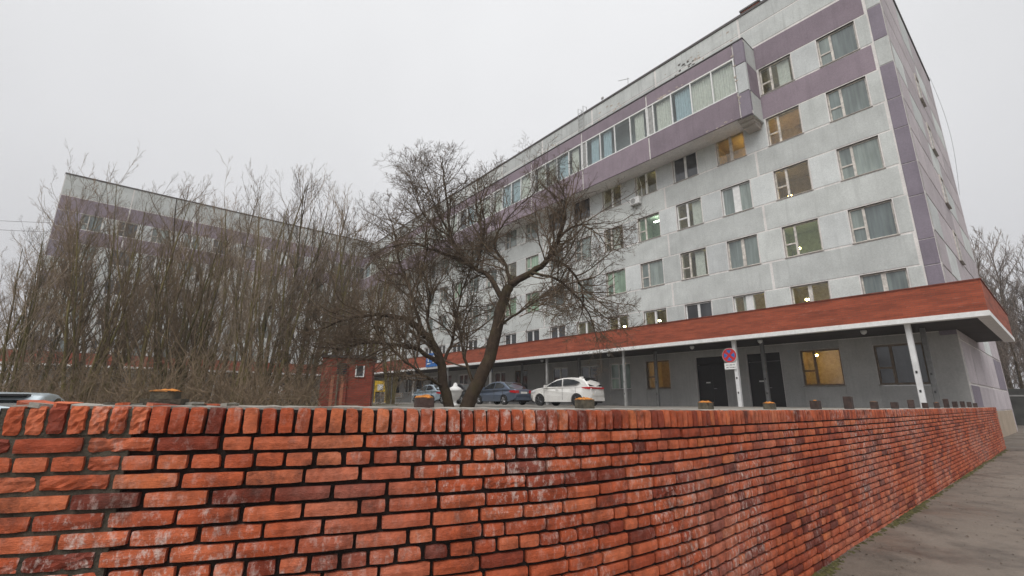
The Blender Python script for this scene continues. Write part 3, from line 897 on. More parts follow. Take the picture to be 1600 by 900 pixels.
# gallery along the top storey
GY, GX1 = -1.50, -6.06
mb = MB()
mb.box(-LENX+.1, GX1-.01, GY+.06, .0, 17.62, 17.80); mb.box(-LENX+.1, GX1-.01, GY+.06, 0, 22.45, 22.60)
mb.box(-LENX+.1, GX1-.04, GY+.05, GY+.2, 17.80, 19.25); mb.box(-LENX+.1, GX1-.04, GY+.05, GY+.2, 21.70, 22.45)
gal = mb.build('gallery', MT['seal'], hosp)
mb = MB(); mb.box(-LENX+.1, GX1+.02, GY-.03, .02, 22.61, 22.68); mb.build('gallery_flashing', MT['flash'], hosp)
gx = [GX1-.62] + [-12.75 - 6.01*i for i in range(8)] + [-LENX+.1]
for i in range(len(gx)-1):
    a, b = gx[i+1] + .055, gx[i] - .055
    panel(hosp, a, b, 17.58, 19.30, 'purple', GY, GY+.09)
    panel(hosp, a, b, 21.66, 22.58, 'purple', GY, GY+.09)
    mb = MB()                        # window band of one bay
    nar = a + .42; n = 4; w = (b - nar)/n
    mb.box(a-.05, b+.05, GY+.0, GY+.12, 19.305, 19.38); mb.box(a-.05, b+.05, GY+.0, GY+.12, 21.56, 21.655)
    for q in range(n+1): mb.box(nar + q*w - .035, nar + q*w + .035, GY+.005, GY+.115, 19.38, 21.56)
    mb.box(a-.05, a+.02, GY+.005, GY+.115, 19.38, 21.56)
    wb = mb.build('gallery_window', MT['white'], hosp)
    mk = MB(); mk.box(a+.02, nar-.035, GY+.05, GY+.07, 19.37, 21.57); mk.build('blind_panel', MT['metal_grey'], wb)
    for q in range(n):
        mk = MB(); mk.box(nar+q*w+.03, nar+(q+1)*w-.03, GY+.05, GY+.062, 19.37, 21.57); mk.build('pane', MT['glass_clear'], wb)
        r = gr.random()
        if r < .95:
            cw = gr.choice([.55, .8, 1.2]) * w; off = gr.uniform(-.1,.1) * w
            cb = curtain(cw, 2.2, max(4, int(cw*7)), .05, i*9+q)
            o = cb.build('curtain', MT['curtain'] if gr.random() < .7 else MT['curtain_blue'], wb, True, (nar+(q+.5)*w+off, GY+.22, 19.33))
# inner gallery wall with blue-white doors
row(hosp, 17.82, 22.44, lambda i: 'pale', [GX1-.05, -12.7,-18.7,-24.7,-30.7,-36.7,-42.7,-48.7,-54.7], -LENX, -0.03)
# gallery end
panel(hosp, GX1-.60, GX1-.015, 17.56, 19.10, 'purple_dark', GY-.01, GY+.2); panel(hosp, GX1-.60, GX1-.015, 19.14, 21.0, 'pale', GY-.01, GY+.2); panel(hosp, GX1-.60, GX1-.015, 21.04, 22.59, 'purple_dark', GY-.01, GY+.2)
mb = MB()
for z0, z1, mi in ((17.56,19.1,0),(19.14,21.0,1),(21.04,22.59,2)):
    mb.box(GX1-.08, GX1+.012, GY+.21, -.002, z0, z1, mi)
mb.build('gallery_end_wall', [MT['grey'], MT['purple'], MT['grey']], hosp)
mb = MB()
for i in range(3): mb.box(GX1-.9+.02*i, GX1-.10-.03*i, GY+.15+.30*i, .0, 17.62-.13*(i+1), 17.62-.13*i)
mb.build('gallery_bracket', MT['seal_dark'], hosp)
# end wall with panels, white joints and slit windows
mb = MB(); mb.box(-.43, -.035, .46, 17.0, 0.9, 25.45); mb.build('end_wall', MT['seal'], hosp)
ys = [0.03, 3.1, 6.2, 9.4, 12.6, 16.97]
zs = [1.30, 2.45, 4.30, 5.85, 7.6] + [sill_z(k) + d for k in range(2, 6) for d in (0, WH)] + [22.86, 25.44]
for i in range(len(ys)-1):
    for j in range(len(zs)-1):
        if zs[j+1]-zs[j] < .2: continue
        a, b = ys[i]+.05, ys[i+1]-.05
        mb = MB(); n = 0
        mb.cbox(a, b, 0, .03, zs[j]+.045, zs[j+1]-.045, .012)
        o = mb.build('panel', MT['mauve'] if (i+j) % 5 else MT['purple_dark'] if zs[j] < 4 else MT['pale'], hosp, False, (0.0,0,0), math.pi/2)
for k in range(1, 6):
    mb = MB(); z = sill_z(k)
    mb.box(-.002, .05, 7.5, 7.58, z, z+WH); mb.box(-.002, .05, 8.62, 8.70, z, z+WH); mb.box(-.002,.05,7.58,8.62,z+WH-.07,z+WH); mb.box(-.002,.05,7.58,8.62,z,z+.06)
    w_ = mb.build('end_window', MT['frame_old'], hosp)
    mk = MB(); mk.box(-.002, .02, 7.58, 8.62, z+.06, z+WH-.07); mk.build('pane', MT['glass_dark'], w_)
    mk = MB(); mk.box(0.0, .13, 7.45, 8.75, z-.05, z-.002); mk.build('sill', MT['sill'], w_)
mb = MB(); mb.box(-.40, -.012, -.02, 17.0, -.1, 1.29); mb.build('plinth', MT['plinth'], hosp)
mb = MB(); mb.box(-.5, .02, 16.97, 17.06, 0, 25.45); mb.build('rear_corner', MT['mauve'], hosp)

# ------------------------------------------------------------------ hospital: cross wing
WLY = 35.2
wing = thing('hospital_wing', 'six-storey panel hospital wing with purple bands behind the bare trees', 'building', B(-LENX, 0, 0), AZ + R(90))
# wing local: x runs towards the long block, front at y=0 faces the yard.  wing x in [-35.2, 0]
wc = [(-1.0 - WW - PITCHX*j, -1.0 - PITCHX*j) for j in range(11)]
op, be = [], []
op.append((0, GZ1+.02, wc)); be.append((GZ1+.02, sill_z(1)))
for k in range(1, 6):
    op.append((sill_z(k), sill_z(k)+WH, wc)); be.append((sill_z(k)+WH, sill_z(k+1) if k < 5 else 25.25))
base_wall(wing, -WLY, 0, op, be, 'seal')
mb = MB(); mb.box(-WLY, -.02, .452, 15.0, 0, 25.2); mb.build('rear_body', MT['mauve'], wing)
mb = MB(); mb.box(-WLY-.05, -.07, -.05, .6, 25.255, 25.40); mb.build('parapet_flashing', MT['flash'], wing)
wj = [-.05] + [-5.2 - 6.045*i for i in range(5)]
for k in range(0, 6):
    z0 = (sill_z(k)+WH if k else GZ1) + .035; z1 = (sill_z(k+1) if k < 5 else 22.86) - .045
    for i in range(len(wj)):
        b = wj[i]; a = wj[i+1] if i+1 < len(wj) else -WLY
        panel(wing, a+JG, b-JG, z0, z1, 'purple' if k >= 4 else 'grey')
row(wing, 22.90, 25.24, lambda i: 'parapet', wj, -WLY)
for k in range(0, 6):
    z0, z1 = (sill_z(k), sill_z(k)+WH) if k else (0.0, GZ1)
    ed = [(-.03, wc[0][1])] + [(wc[j][0], wc[j+1][1]) for j in range(10)] + [(wc[10][0], -WLY)]
    for j, (b, a) in enumerate(ed):
        if b - a > .1: panel(wing, a+.05, b-.05, z0, z1, 'purple_dark' if j == 11 else ('pale' if k else 'plaster'))
    if not k:
        for a, b in wc: panel(wing, a, b, 0.0, GZ0-.05, 'plaster')
WLIT = {(5,2),(5,4),(5,5),(3,6),(2,3),(4,8)}
for k in range(0, 6):
    for j in range(11):
        x = (wc[j][0]+wc[j][1])/2
        add_window(wing, x, sill_z(k) if k else GZ0, 'pvc' if (k+j) % 4 == 0 else 'old', 'glass' if (j*k) % 3 else 'glass_dark', REC, 0, ('room_dim','lamp_yellow',.2,1.0,1.5) if (k,j) in WLIT else None, False)

# ------------------------------------------------------------------ canopy round the building
can = thing('canopy', 'flat arcade canopy with red brick fascia and white edge strip along the hospital', 'canopy', B(0,0,0), AZ)
CY, CX1, CE = -3.80, 1.25, 6.7
WX = -LENX + 3.8
mb = MB()
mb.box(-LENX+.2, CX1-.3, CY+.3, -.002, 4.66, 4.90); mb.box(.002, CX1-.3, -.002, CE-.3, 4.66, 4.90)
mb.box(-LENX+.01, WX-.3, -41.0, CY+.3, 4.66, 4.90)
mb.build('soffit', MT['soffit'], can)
mb = MB(); t = .30
mb.box(WX, CX1, CY, CY+t, 4.80, 5.90); mb.box(CX1-t, CX1, CY+t, CE, 4.80, 5.90); mb.box(.06, CX1-t, CE-t, CE, 4.80, 5.90)
mb.box(WX-t, WX, -41.3, CY+t, 4.80, 5.90); mb.box(-LENX-3, WX-t, -41.3, -41.0, 4.80, 5.90)
mb.build('brick_fascia', MT['fascia'], can)
mb = MB(); e = .035
mb.box(WX+e, CX1+e, CY-e, CY+t+.02, 4.61, 4.795); mb.box(CX1-t-.02, CX1+e, CY+t+.02, CE+e, 4.61, 4.795)
mb.box(WX-t-.02, WX+e, -41.3-e, CY+t+.02, 4.61, 4.795)
mb.build('edge_strip', MT['white'], can)
mb = MB(); e = .03
mb.box(WX+e, CX1+e, CY-e, CY+t+.03, 5.905, 5.945); mb.box(CX1-t-.03, CX1+e, CY+t+.03, CE+e, 5.905, 5.945); mb.box(WX-t-.03, WX+e, -41.3-e, CY+t+.03, 5.905, 5.945)
mb.build('coping', simple('coping_red', (0.19,0.045,0.026), 0.8, var=0.25), can)
mb = MB(); mb.box(-LENX+.2, CX1-.31, CY+.31, -.004, 4.92, 5.2); mb.build('roof_felt', MT['flash'], can)
def column(x, y, m, r, base):
    mb = MB(); mb.cbox(-r, r, -r, r, base, 4.655, .02); c = mb.build('column', MT[m], can, False, (x, y, 0))
    for z in (2.05, 2.75):
        mk = MB(); mk.box(-r*.35, r*.35, -r-.012, -r-.001, z, z+.09); mk.build('bolt_plate', MT['black'], c)
for i in range(9): column(-1.0 - 6.68*i, -3.42, 'colwhite' if i < 2 else 'colgrey', .09 if i < 2 else .07, LOT-.15)
for i in range(10): column(-.85 - 6.25*i, -1.6, 'coldark', .085, LOT-.15)
for i in range(6): column(-LENX+3.3, -6.5 - 6.2*i, 'colwhite', .09, LOT-.25)
for x in (-2.6, -6.8, -10.4, -16.2, -22.5, -29.0):
    mb = MB(); mb.lathe([(.11,4.655),(.12,4.60),(.09,4.52),(.03,4.48)], 'z', 14, 0, (x, -2.5, 0)); mb.build('soffit_lamp', MT['colwhite'], can, True)

# ------------------------------------------------------------------ things on the building
# air conditioner
ac = thing('air_conditioner', 'white air conditioner box on the grey panel under the gallery', 'air conditioner', B(-15.0, -.02, 15.42), AZ)
mb = MB(); mb.cbox(-.40,.40,-.32,-.03,0,.54,.03); mb.build('case', MT['white'], ac)
mb = MB(); mb.lathe([(.20,-.335),(.20,-.322)], 'y', 20, 0, (-.10,0,.27)); mb.build('fan_grille', MT['metal_grey'], ac)
mb = MB(); mb.box(-.33,-.29,-.32,.018,-.06,-.002); mb.box(.29,.33,-.32,.018,-.06,-.002); mb.build('bracket', MT['metal_grey'], ac)
mb = MB(); mb.tube([Vector((.41,-.1,.3)),Vector((.5,-.04,.5)),Vector((.48,-.03,1.4)),Vector((.3,-.03,2.15))],[.02]*4,6); mb.build('pipe', MT['white'], ac)
# roof vent stack of red brick
rv = thing('roof_chimney', 'red brick chimney stack rising above the hospital parapet', 'chimney', B(-6.1, .9, 25.3), AZ)
mb = MB(); mb.box(-.55,.55,-.3,.8,-.15,1.0); mb.build('stack', MT['fascia'], rv); mb = MB(); mb.box(-.62,.62,-.37,.87,1.002,1.12); mb.build('cap', MT['flash'], rv)
# roof ladder over the parapet
ld = thing('roof_ladder', 'grey steel ladder hung over the hospital parapet above the gallery', 'ladder', B(-19.9, -.05, 22.75), AZ)
for sx in (-.28, .28):
    mb = MB(); mb.tube([Vector((sx,-.10,-.08)),Vector((sx,-.10,3.4)),Vector((sx,.35,3.5)),Vector((sx,.35,2.86))],[.028]*4,6,True); mb.build('rail', MT['metal_grey'], ld)
for i in range(9):
    mb = MB(); mb.cyl((-.28,-.10,.25+.33*i),(.28,-.10,.25+.33*i),.016,None,6); mb.build('rung', MT['metal_grey'], ld)
for (x, h, lab) in ((-15.3, .95, 'thin roof aerial with a long cross bar on the hospital parapet'), (-17.9, .7, 'short stub aerial with a small dish on the hospital parapet')):
    a = thing('roof_antenna', lab, 'antenna', B(x, .3, 25.5), AZ)
    mb = MB(); mb.cyl((0,0,.05),(0,0,h+.1),.022,None,6); mb.build('mast', MT['metal_grey'], a)
    mb = MB()
    if h > .8: mb.cyl((-.9,0,h+.35),(.12,0,h-.05),.02,None,6)
    else: mb.lathe([(.02,-.02),(.13,.03),(.15,.06)],'y',12,0,(0,0,h))
    mb.build('head', MT['metal_grey'], a)
# hanging cable by the end wall
cb = MB(); P0 = B(.03, 16.2, 25.3); cb.tube([P0 + EX*(.1+.30*math.sin(t*math.pi)) + Vector((0,0,-9.5*t)) for t in [k/14 for k in range(15)]], [.009]*15, 5)
tag(cb.build('hanging_cable', MT['flash']), 'thin loose cable hanging beside the hospital end wall', 'cable')
# overhead wires far left
for i, dz in enumerate((0, .55)):
    cb = MB(); A_, B_ = Vector((-75, 34, 20.5+dz)), Vector((-46.9, 46.2, 19.0+dz*2))
    cb.tube([A_.lerp(B_, k/16) - Vector((0,0,1.6*math.sin(math.pi*k/16))) for k in range(17)], [.02]*17, 4)
    tag(cb.build('overhead_wire', MT['flash']), 'thin overhead wire running to the far end of the hospital wing', 'wire', 'overhead wires')

# no stopping sign on the column by the doors
sg = thing('no_stopping_sign', 'round red and blue no stopping sign with white plate below on canopy column', 'sign', B(-7.90, -3.56, 3.90), AZ)
def disc(mb, r, y, n=28, cx=0, cz=0): mb.face([(cx+r*math.cos(2*math.pi*k/n), y, cz+r*math.sin(2*math.pi*k/n)) for k in range(n)])
mb = MB(); mb.lathe([(.36,-.010),(.36,.010)],'y',28); mb.build('rim_disc', MT['sign_white'], sg)
mb = MB(); mb.lathe([(.345,-.016),(.345,-.0105)],'y',28); mb.build('red_disc', MT['sign_red'], sg)
mb = MB()
for q in range(4):
    a0 = R(90*q - 45 + 17); a1 = R(90*q + 45 - 17); r1 = .265
    pts = [(r1*math.cos(a0+(a1-a0)*k/8), -.0185, r1*math.sin(a0+(a1-a0)*k/8)) for k in range(9)]
    m_ = R(90*q); pts.append((.075*math.cos(m_), -.0185, .075*math.sin(m_))); mb.face(pts)
mb.build('blue_field', MT['sign_blue'], sg)
pl = MB(); pl.box(-.29,.29,-.008,.008,-.68,-.37); po = pl.build('plate', MT['sign_white'], sg)
ink = MB(); r = random.Random(8)
for z, x0, x1 in ((-.47,-.22,.24),(-.59,-.2,.22)):
    x = x0
    while x < x1:
        w = r.uniform(.014,.03); ink.box(x, x+w, -.0105, -.009, z-.022, z+.022); x += w + r.choice((.008,.008,.03))
ink.build('lettering', MT['ink'], po)
mb = MB(); mb.box(-.02,.02,.011,.06,-.66,.30); mb.build('clamp', MT['metal_grey'], sg)

# blue panel sign on the fascia
bs = thing('blue_sign', 'blue panel sign with white figures on the brick canopy fascia', 'sign', B(-36.6, CY-.08, 4.95), AZ)
mb = MB(); mb.box(-1.15,1.15,-.03,.03,-.15,1.15); mb.build('board', MT['sign_blue'], bs)
mb = MB()
for x0,x1,z0,z1 in ((-.95,-.25,.62,.75),(-.8,-.62,.35,.95),(-.95,-.3,.1,.22),(.2,.95,.7,.95),(.15,.9,.2,.48),(.45,.7,.5,.68)): mb.box(x0,x1,-.038,-.031,z0,z1)
mb.build('white_figures', MT['sign_white'], bs)
bs2 = thing('blue_entrance_sign', 'small blue sign under the canopy soffit by the grey panel', 'sign', B(-31.0, -1.2, 4.1), AZ)
mb = MB(); mb.box(-.55,.55,-.03,.03,0,.5); mb.build('board', MT['sign_blue'], bs2); mb = MB(); mb.cyl((-.45,0,.5),(-.45,0,.57),.015); mb.cyl((.45,0,.5),(.45,0,.57),.015); mb.build('hanger', MT['metal_grey'], bs2)

# ------------------------------------------------------------------ cars
def wheel_meshes(r, w, rim):
    t = MB(); t.lathe([(r*.60,-w/2),(r*.93,-w/2),(r,-w*.33),(r,w*.33),(r*.93,w/2),(r*.60,w/2)],'y',24)
    q = MB(); q.lathe([(r*.62,-w*.40),(r*.62,w*.40)],'y',24)
    for k in range(5):
        for dd in (-.10, .10):
            a = 2*math.pi*k/5 + dd
            q.tube([Vector((r*.10*math.cos(a), -w*.47, r*.10*math.sin(a))), Vector((r*.60*math.cos(a), -w*.49, r*.60*math.sin(a)))],[r*.055,r*.05],4,True)
            q.tube([Vector((r*.10*math.cos(a), w*.47, r*.10*math.sin(a))), Vector((r*.60*math.cos(a), w*.49, r*.60*math.sin(a)))],[r*.055,r*.05],4,True)
    return t.mesh('wheel', MT['tyre'], False), q.mesh('rim', MT[rim])
def car(name, label, loc, head, paint, cfg, rim='rim', tilt=0):
    W, belt, roof = cfg['W'], cfg['belt'], cfg['roof']
    root = thing(name, label, 'car', loc, math.atan2(head[1], head[0]))
    ar, az = cfg['arch'], cfg['axle']
    def arch(cx, a0, a1, n=10):
        return [(cx + ar*math.cos(a), max(cfg['sill'], az + ar*math.sin(a))) for a in [a0 + (a1-a0)*k/n for k in range(n+1)]]
    lower = [cfg['rb']] + arch(cfg['rw'], math.pi+.3, -.3) + arch(cfg['fw'], math.pi+.3, -.3) + cfg['front'] + [cfg['cowl']]
    upper = [cfg['cowl']] + cfg['top'] + [cfg['tail']]
    rear = cfg['rear']
    loop = lower + cfg['top'] + [cfg['tail']] + rear
    nl = len(lower); nu = len(cfg['top'])
    xm = (max(p[0] for p in loop) + min(p[0] for p in loop))/2; hl = (max(p[0] for p in loop) - min(p[0] for p in loop))/2
    def yy(x, z, f):
        t = max(0, (z-belt)/(roof-belt))
        low = max(0, (belt-z)/belt)
        plan = 1 - .20*max(0, (abs(x-xm)/hl - .55)/.45)**2
        return f*W*(1 - .24*t - .05*low*low)*plan
    layers = [(-1,.045),(-.985,.018),(-.93,.004),(-.6,0),(0,-.006),(.6,0),(.93,.004),(.985,.018),(1,.045)]
    mb = MB(); n = len(loop)
    for f, ins in layers:
        for i, (x, z) in enumerate(loop):
            if 1 <= i <= 22: px, pz = x, z
            else: px = xm + (x-xm)*(1-ins*.8); pz = z - ins*(1.0 if z > .5 else -.4)
            mb.v.append((px, yy(x, z, f), pz))
    for L in range(len(layers)-1):
        for i in range(n):
            j = (i+1) % n; a = L*n
            mb.f.append((a+i, a+n+i, a+n+j, a+j)); mb.m.append(0)
    for L, flip in ((0, False), (len(layers)-1, True)):
        a = L*n
        lo = [a+i for i in range(nl)] + [a+i for i in range(nl+nu, n)]
        upf = [a+i for i in range(nl-1, nl+nu+1)]
        for fc in (lo, upf):
            mb.f.append(tuple(fc if flip is False else reversed(fc))); mb.m.append(0)
    me = mb.mesh('body', MT[paint], True)
    me.polygons.foreach_set('use_smooth', [len(p.vertices) == 4 for p in me.polygons])
    body = link('body', me, root)
    for side in (-1, 1):
        for poly in cfg['side_glass']:
            mk = MB(); pts = [(x, yy(x, z, side)*1.0 + side*.006, z) for x, z in poly]
            mk.face(pts if side < 0 else pts[::-1]); mk.build('side_window', MT['car_glass'], root)
        mk = MB(); x, z = cfg['mirror']; yb = abs(yy(x, z, 1))
        mk.box(x-.05, x+.07, min(side*yb, side*(yb+.2)), max(side*yb, side*(yb+.2)), z-.02, z+.13); mk.build('mirror', MT[paint], root)
        mk = MB(); xa, xb, z = cfg['handle']
        for x in (xa, xb):
            y = yy(x, z, side); mk.box(x-.1, x+.1, min(y, y+side*.03), max(y, y+side*.03), z, z+.035)
        mk.build('door_handle', MT[cfg.get('handle_mat', paint)], root)
        mk = MB()                                  # door gaps
        for x in cfg['gaps']:
            y = yy(x, .6, side); mk.box(x-.006, x+.006, min(y*.99, y+side*.003), max(y*.99, y+side*.003), cfg['sill']+.12, belt-.02)
        mk.build('door_gap', MT['black'], root)
        mk = MB()
        for (x0, x1, z0, z1) in cfg['tail_lamp']:
            for (xa, xb) in ((x0, x1),):
                ya, yb = yy(xa, z0, side), yy(xb, z0, side)
                mk.face([(xa-.02, ya*.62, z0), (xa-.012, ya*1.0, z0), (xa-.012, ya*1.0, z1), (xa-.02, ya*.62, z1)])
                mk.face([(xa-.012, ya+side*.012, z0), (xb, yb+side*.012, z0+.06), (xb, yb+side*.012, z1-.02), (xa-.012, ya+side*.012, z1)])
        mk.build('tail_light', MT['red_lamp'], root)
        mk = MB(); x0, x1, z0, z1 = cfg['head_lamp']
        ya, yb = yy(x1, z0, side), yy(x0, z0, side)
        mk.face([(x1+.01, ya*.6, z0), (x1+.0, ya+side*.01, z0), (x1-.02, ya+side*.01, z1), (x1-.01, ya*.6, z1)])
        mk.face([(x1, ya+side*.012, z0), (x0, yb+side*.012, z0+.06), (x0, yb+side*.012, z1), (x1-.02, ya+side*.012, z1)])
        mk.build('headlight', MT['head_lamp'], root)
    for nm, (p, q), k in (('windshield', cfg['ws'], 1), ('rear_window', cfg['rs'], -1)):
        mk = MB(); (xa, za), (xb, zb) = p, q
        dx, dz = xb-xa, zb-za; ln = math.hypot(dx, dz); nx, nz = (dz/ln, -dx/ln); 
        if nx*k < 0: nx, nz = -nx, -nz
        o_ = .012
        ya, yb = yy(xa, za, .90), yy(xb, zb, .90)
        mk.face([(xa+nx*o_, -ya, za+nz*o_), (xa+nx*o_, ya, za+nz*o_), (xb+nx*o_, yb, zb+nz*o_), (xb+nx*o_, -yb, zb+nz*o_)]); mk.build(nm, MT['car_glass'], root)
    mk = MB(); mk.box(cfg['rw']-.7, cfg['fw']+.7, -W*.82, W*.82, .20, .62); mk.build('underbody', MT['black'], root)
    mk = MB(); xr = min(p[0] for p in loop)
    mk.box(xr-.015, xr+.1, -W*.72, W*.72, .30, .48); mk.build('rear_bumper', MT[cfg.get('bumper', 'black')], root)
    mk = MB(); z = cfg['plate']; mk.box(cfg['plate_x']-.02, cfg['plate_x']+.06, -.26, .26, z, z+.115); mk.build('number_plate', MT['plate'], root)
    for (x0, x1, y0, y1, z0, z1, m_) in cfg.get('extra', []):
        mk = MB(); mk.box(x0, x1, y0, y1, z0, z1); mk.build('trim', MT[m_], root)
    tm, rm = wheel_meshes(cfg['wr'], .21, rim)
    for x in (cfg['rw'], cfg['fw']):
        for y in (-1, 1):
            w = link('wheel', tm, root, (x, y*(W-.10), cfg['wr'])); link('rim', rm, w)
    return root
SUV = dict(W=.89, belt=1.06, roof=1.6, sill=.24, arch=.385, axle=.34, wr=.335, rw=-1.27, fw=1.34, rb=(-2.05,.40),
  front=[(1.85,.24),(2.08,.34),(2.15,.55),(2.14,.78),(2.02,.90),(1.55,1.00)], cowl=(1.02,1.06),
  top=[(.62,1.29),(.20,1.50),(-.25,1.585),(-.85,1.6),(-1.35,1.565),(-1.62,1.52),(-1.86,1.30)], tail=(-2.03,1.06), rear=[(-2.12,.98),(-2.10,.88),(-2.16,.70),(-2.15,.48)],
  side_glass=[[(.82,1.10),(-.28,1.13),(-.22,1.50),(.12,1.44),(.50,1.30)], [(-.36,1.13),(-1.22,1.19),(-1.50,1.31),(-1.05,1.46),(-.62,1.515),(-.30,1.515)]],
  ws=((1.0,1.075),(.24,1.485)), rs=((-2.0,1.10),(-1.66,1.485)), mirror=(.78,1.06), handle=(.05,-.98,.92), gaps=[.98,-.32,-1.2],
  tail_lamp=[(-2.08,-1.62,.93,1.06)], head_lamp=(1.72,2.08,.74,.88), plate=.72, plate_x=-2.15, bumper='paint_white',
  extra=[(-2.14,-2.03,-.62,.62,.955,1.045,'red_lamp'), (-1.72,-1.45,-.55,.55,1.545,1.575,'black'), (-1.2,-.95,-.03,.03,1.58,1.66,'paint_white'), (-1.8,1.8,-.86,-.82,.24,.33,'black'), (-2.165,-2.1,-.6,.6,.28,.40,'black')])
SED = dict(W=.86, belt=.98, roof=1.47, sill=.22, arch=.345, axle=.31, wr=.30, rw=-1.22, fw=1.35, rb=(-2.05,.34),
  front=[(1.85,.22),(2.10,.32),(2.18,.50),(2.15,.68),(2.02,.78),(1.55,.89)], cowl=(1.08,.98),
  top=[(.62,1.22),(.22,1.41),(-.25,1.465),(-.75,1.45),(-1.05,1.37),(-1.42,1.17)], tail=(-1.72,.985), rear=[(-2.08,.965),(-2.16,.92),(-2.18,.70),(-2.16,.45)],
  side_glass=[[(.85,1.0),(-.22,1.02),(-.20,1.39),(.20,1.34),(.55,1.19)], [(-.30,1.02),(-1.10,1.06),(-1.22,1.16),(-.98,1.29),(-.68,1.37),(-.28,1.395)]],
  ws=((1.06,.995),(.26,1.395)), rs=((-1.68,1.0),(-1.02,1.385)), mirror=(.75,.99), handle=(.0,-.95,.84), gaps=[.98,-.26,-1.12],
  tail_lamp=[(-2.17,-1.75,.72,.90)], head_lamp=(1.66,2.12,.60,.76), plate=.70, plate_x=-2.18, bumper='paint_blue',
  extra=[(-2.175,-2.1,-.7,.7,.25,.34,'black')])
car('parked_suv', 'white compact suv parked beside the arcade canopy columns', (3.25, 27.3, LOT-.02), (-.75,.66), 'paint_white', SUV, 'rim_dark')
car('parked_sedan', 'blue-grey sedan parked ahead of the white suv', (-.65, 30.6, LOT), (-.66,.75), 'paint_blue', SED)
car('parked_car', 'dark car parked ahead of the blue-grey sedan, behind the leaning trunk', (-3.7, 34.6, LOT), (-.66,.75), 'paint_dark', SED)
car('parked_car', 'pale blue car parked by the hospital entrance behind the willow stems', (-6.3, 37.4, LOT), (-.66,.75), 'paint_light', SED)
car('parked_car', 'pale blue car with white roof rails beyond the broken end of the wall', (-8.2, 7.5, 0.12), (-.60,.80), 'paint_sky', SUV)
car('parked_suv', 'white car half hidden by undergrowth left of the brick hut', (-24.0, 44.0, LOT), (-.75,-.66), 'paint_white', SUV)

# ------------------------------------------------------------------ brick hut
hut = thing('brick_hut', 'small flat-roofed red brick ventilation hut among the bare trees', 'hut', (-7.15, 20.2, LOT-.1), R(14))
mb = MB(); mb.box(-1.02,.02,-.8,.9,0,2.08); mb.box(.02,1.02,-.74,.9,0,2.10); mb.build('wall', MT['hutbrick'], hut)
mb = MB(); mb.box(-1.10,1.10,-.88,.98,2.102,2.20); mb.build('roof', MT['flash'], hut)
mb = MB()
for k in range(6): mb.box(-.42,-.02,-.84,-.802,1.42+.08*k,1.47+.08*k)
mb.build('louvre', MT['black'], hut)
mb = MB(); mb.box(.32,.37,-.79,-.742,1.30,1.78); mb.box(.64,.69,-.79,-.742,1.30,1.78); mb.box(.37,.64,-.79,-.742,1.30,1.34); w_ = mb.build('window', MT['white'], hut)
mb = MB(); mb.box(.37,.64,-.765,-.743,1.34,1.78); mb.build('pane', MT['glass_dark'], w_)
mb = MB(); mb.box(-.62,-.50,-.815,-.801,.0,1.35); mb.box(-.22,-.10,-.815,-.801,.0,1.35); mb.build('door_jamb', simple('jamb_brick', (0.40,0.15,0.09), .9), hut)
mb = MB(); mb.cyl((-.34,-.84,.0),(-.34,-.84,1.4),.035,None,8); mb.build('downpipe', MT['frame_brown'], hut)

# ------------------------------------------------------------------ small things in the yard
ur = thing('planter_urn', 'white stone urn planter standing between the willow trunks', 'planter', (-2.95, 24.3, LOT-.03))
mb = MB(); mb.lathe([(.20,0),(.20,.08),(.10,.14),(.09,.28),(.22,.38),(.34,.62),(.36,.74),(.42,.78),(.42,.84)],'z',20); mb.build('bowl', MT['sign_white'], ur, True)
mb = MB(); mb.lathe([(.38,.82),(.30,.92),(.12,1.02),(.10,1.14),(.02,1.2)],'z',14); mb.build('lid', MT['sign_white'], ur, True)
kx = thing('yellow_stand', 'yellow framed notice stand under the far canopy beside the brick hut', 'notice stand', (-12.6, 44.5, LOT-.05), R(20))
for x in (-.5, .5):
    mb = MB(); mb.box(x-.05, x+.05, -.05, .05, 0, 2.1); mb.build('leg', MT['yellow'], kx)
mb = MB(); mb.box(-.45,.45,-.03,.03,1.05,2.1); mb.build('board', MT['yellow'], kx); mb = MB(); mb.box(-.28,.25,-.04,-.031,1.2,1.75); mb.build('notice', MT['sign_white'], kx)
for i, (x, y) in enumerate(((-8.6, 37.6), (-10.6, 40.5))):
    b_ = thing('yard_bench', ['grey metal bench under the canopy near the pale blue car', 'grey metal bench under the canopy near the yellow stand'][i], 'bench', (x-1.2, y+1.5, LOT-.05), R(-50))
    for k in range(3):
        mb = MB(); mb.box(-.8,.8,-.22+.16*k,-.10+.16*k,.43,.47); mb.build('seat_slat', MT['frame_brown'], b_)
    for k in range(2):
        mb = MB(); mb.box(-.8,.8,.28,.32,.58+.18*k,.70+.18*k); mb.build('back_slat', MT['frame_brown'], b_)
    for x_ in (-.65,.65):
        mb = MB(); mb.box(x_-.03,x_+.03,-.24,-.18,0,.43); mb.box(x_-.03,x_+.03,.22,.28,0,.92); mb.box(x_-.03,x_+.03,-.18,.22,.39,.43); mb.build('leg', MT['metal_grey'], b_)

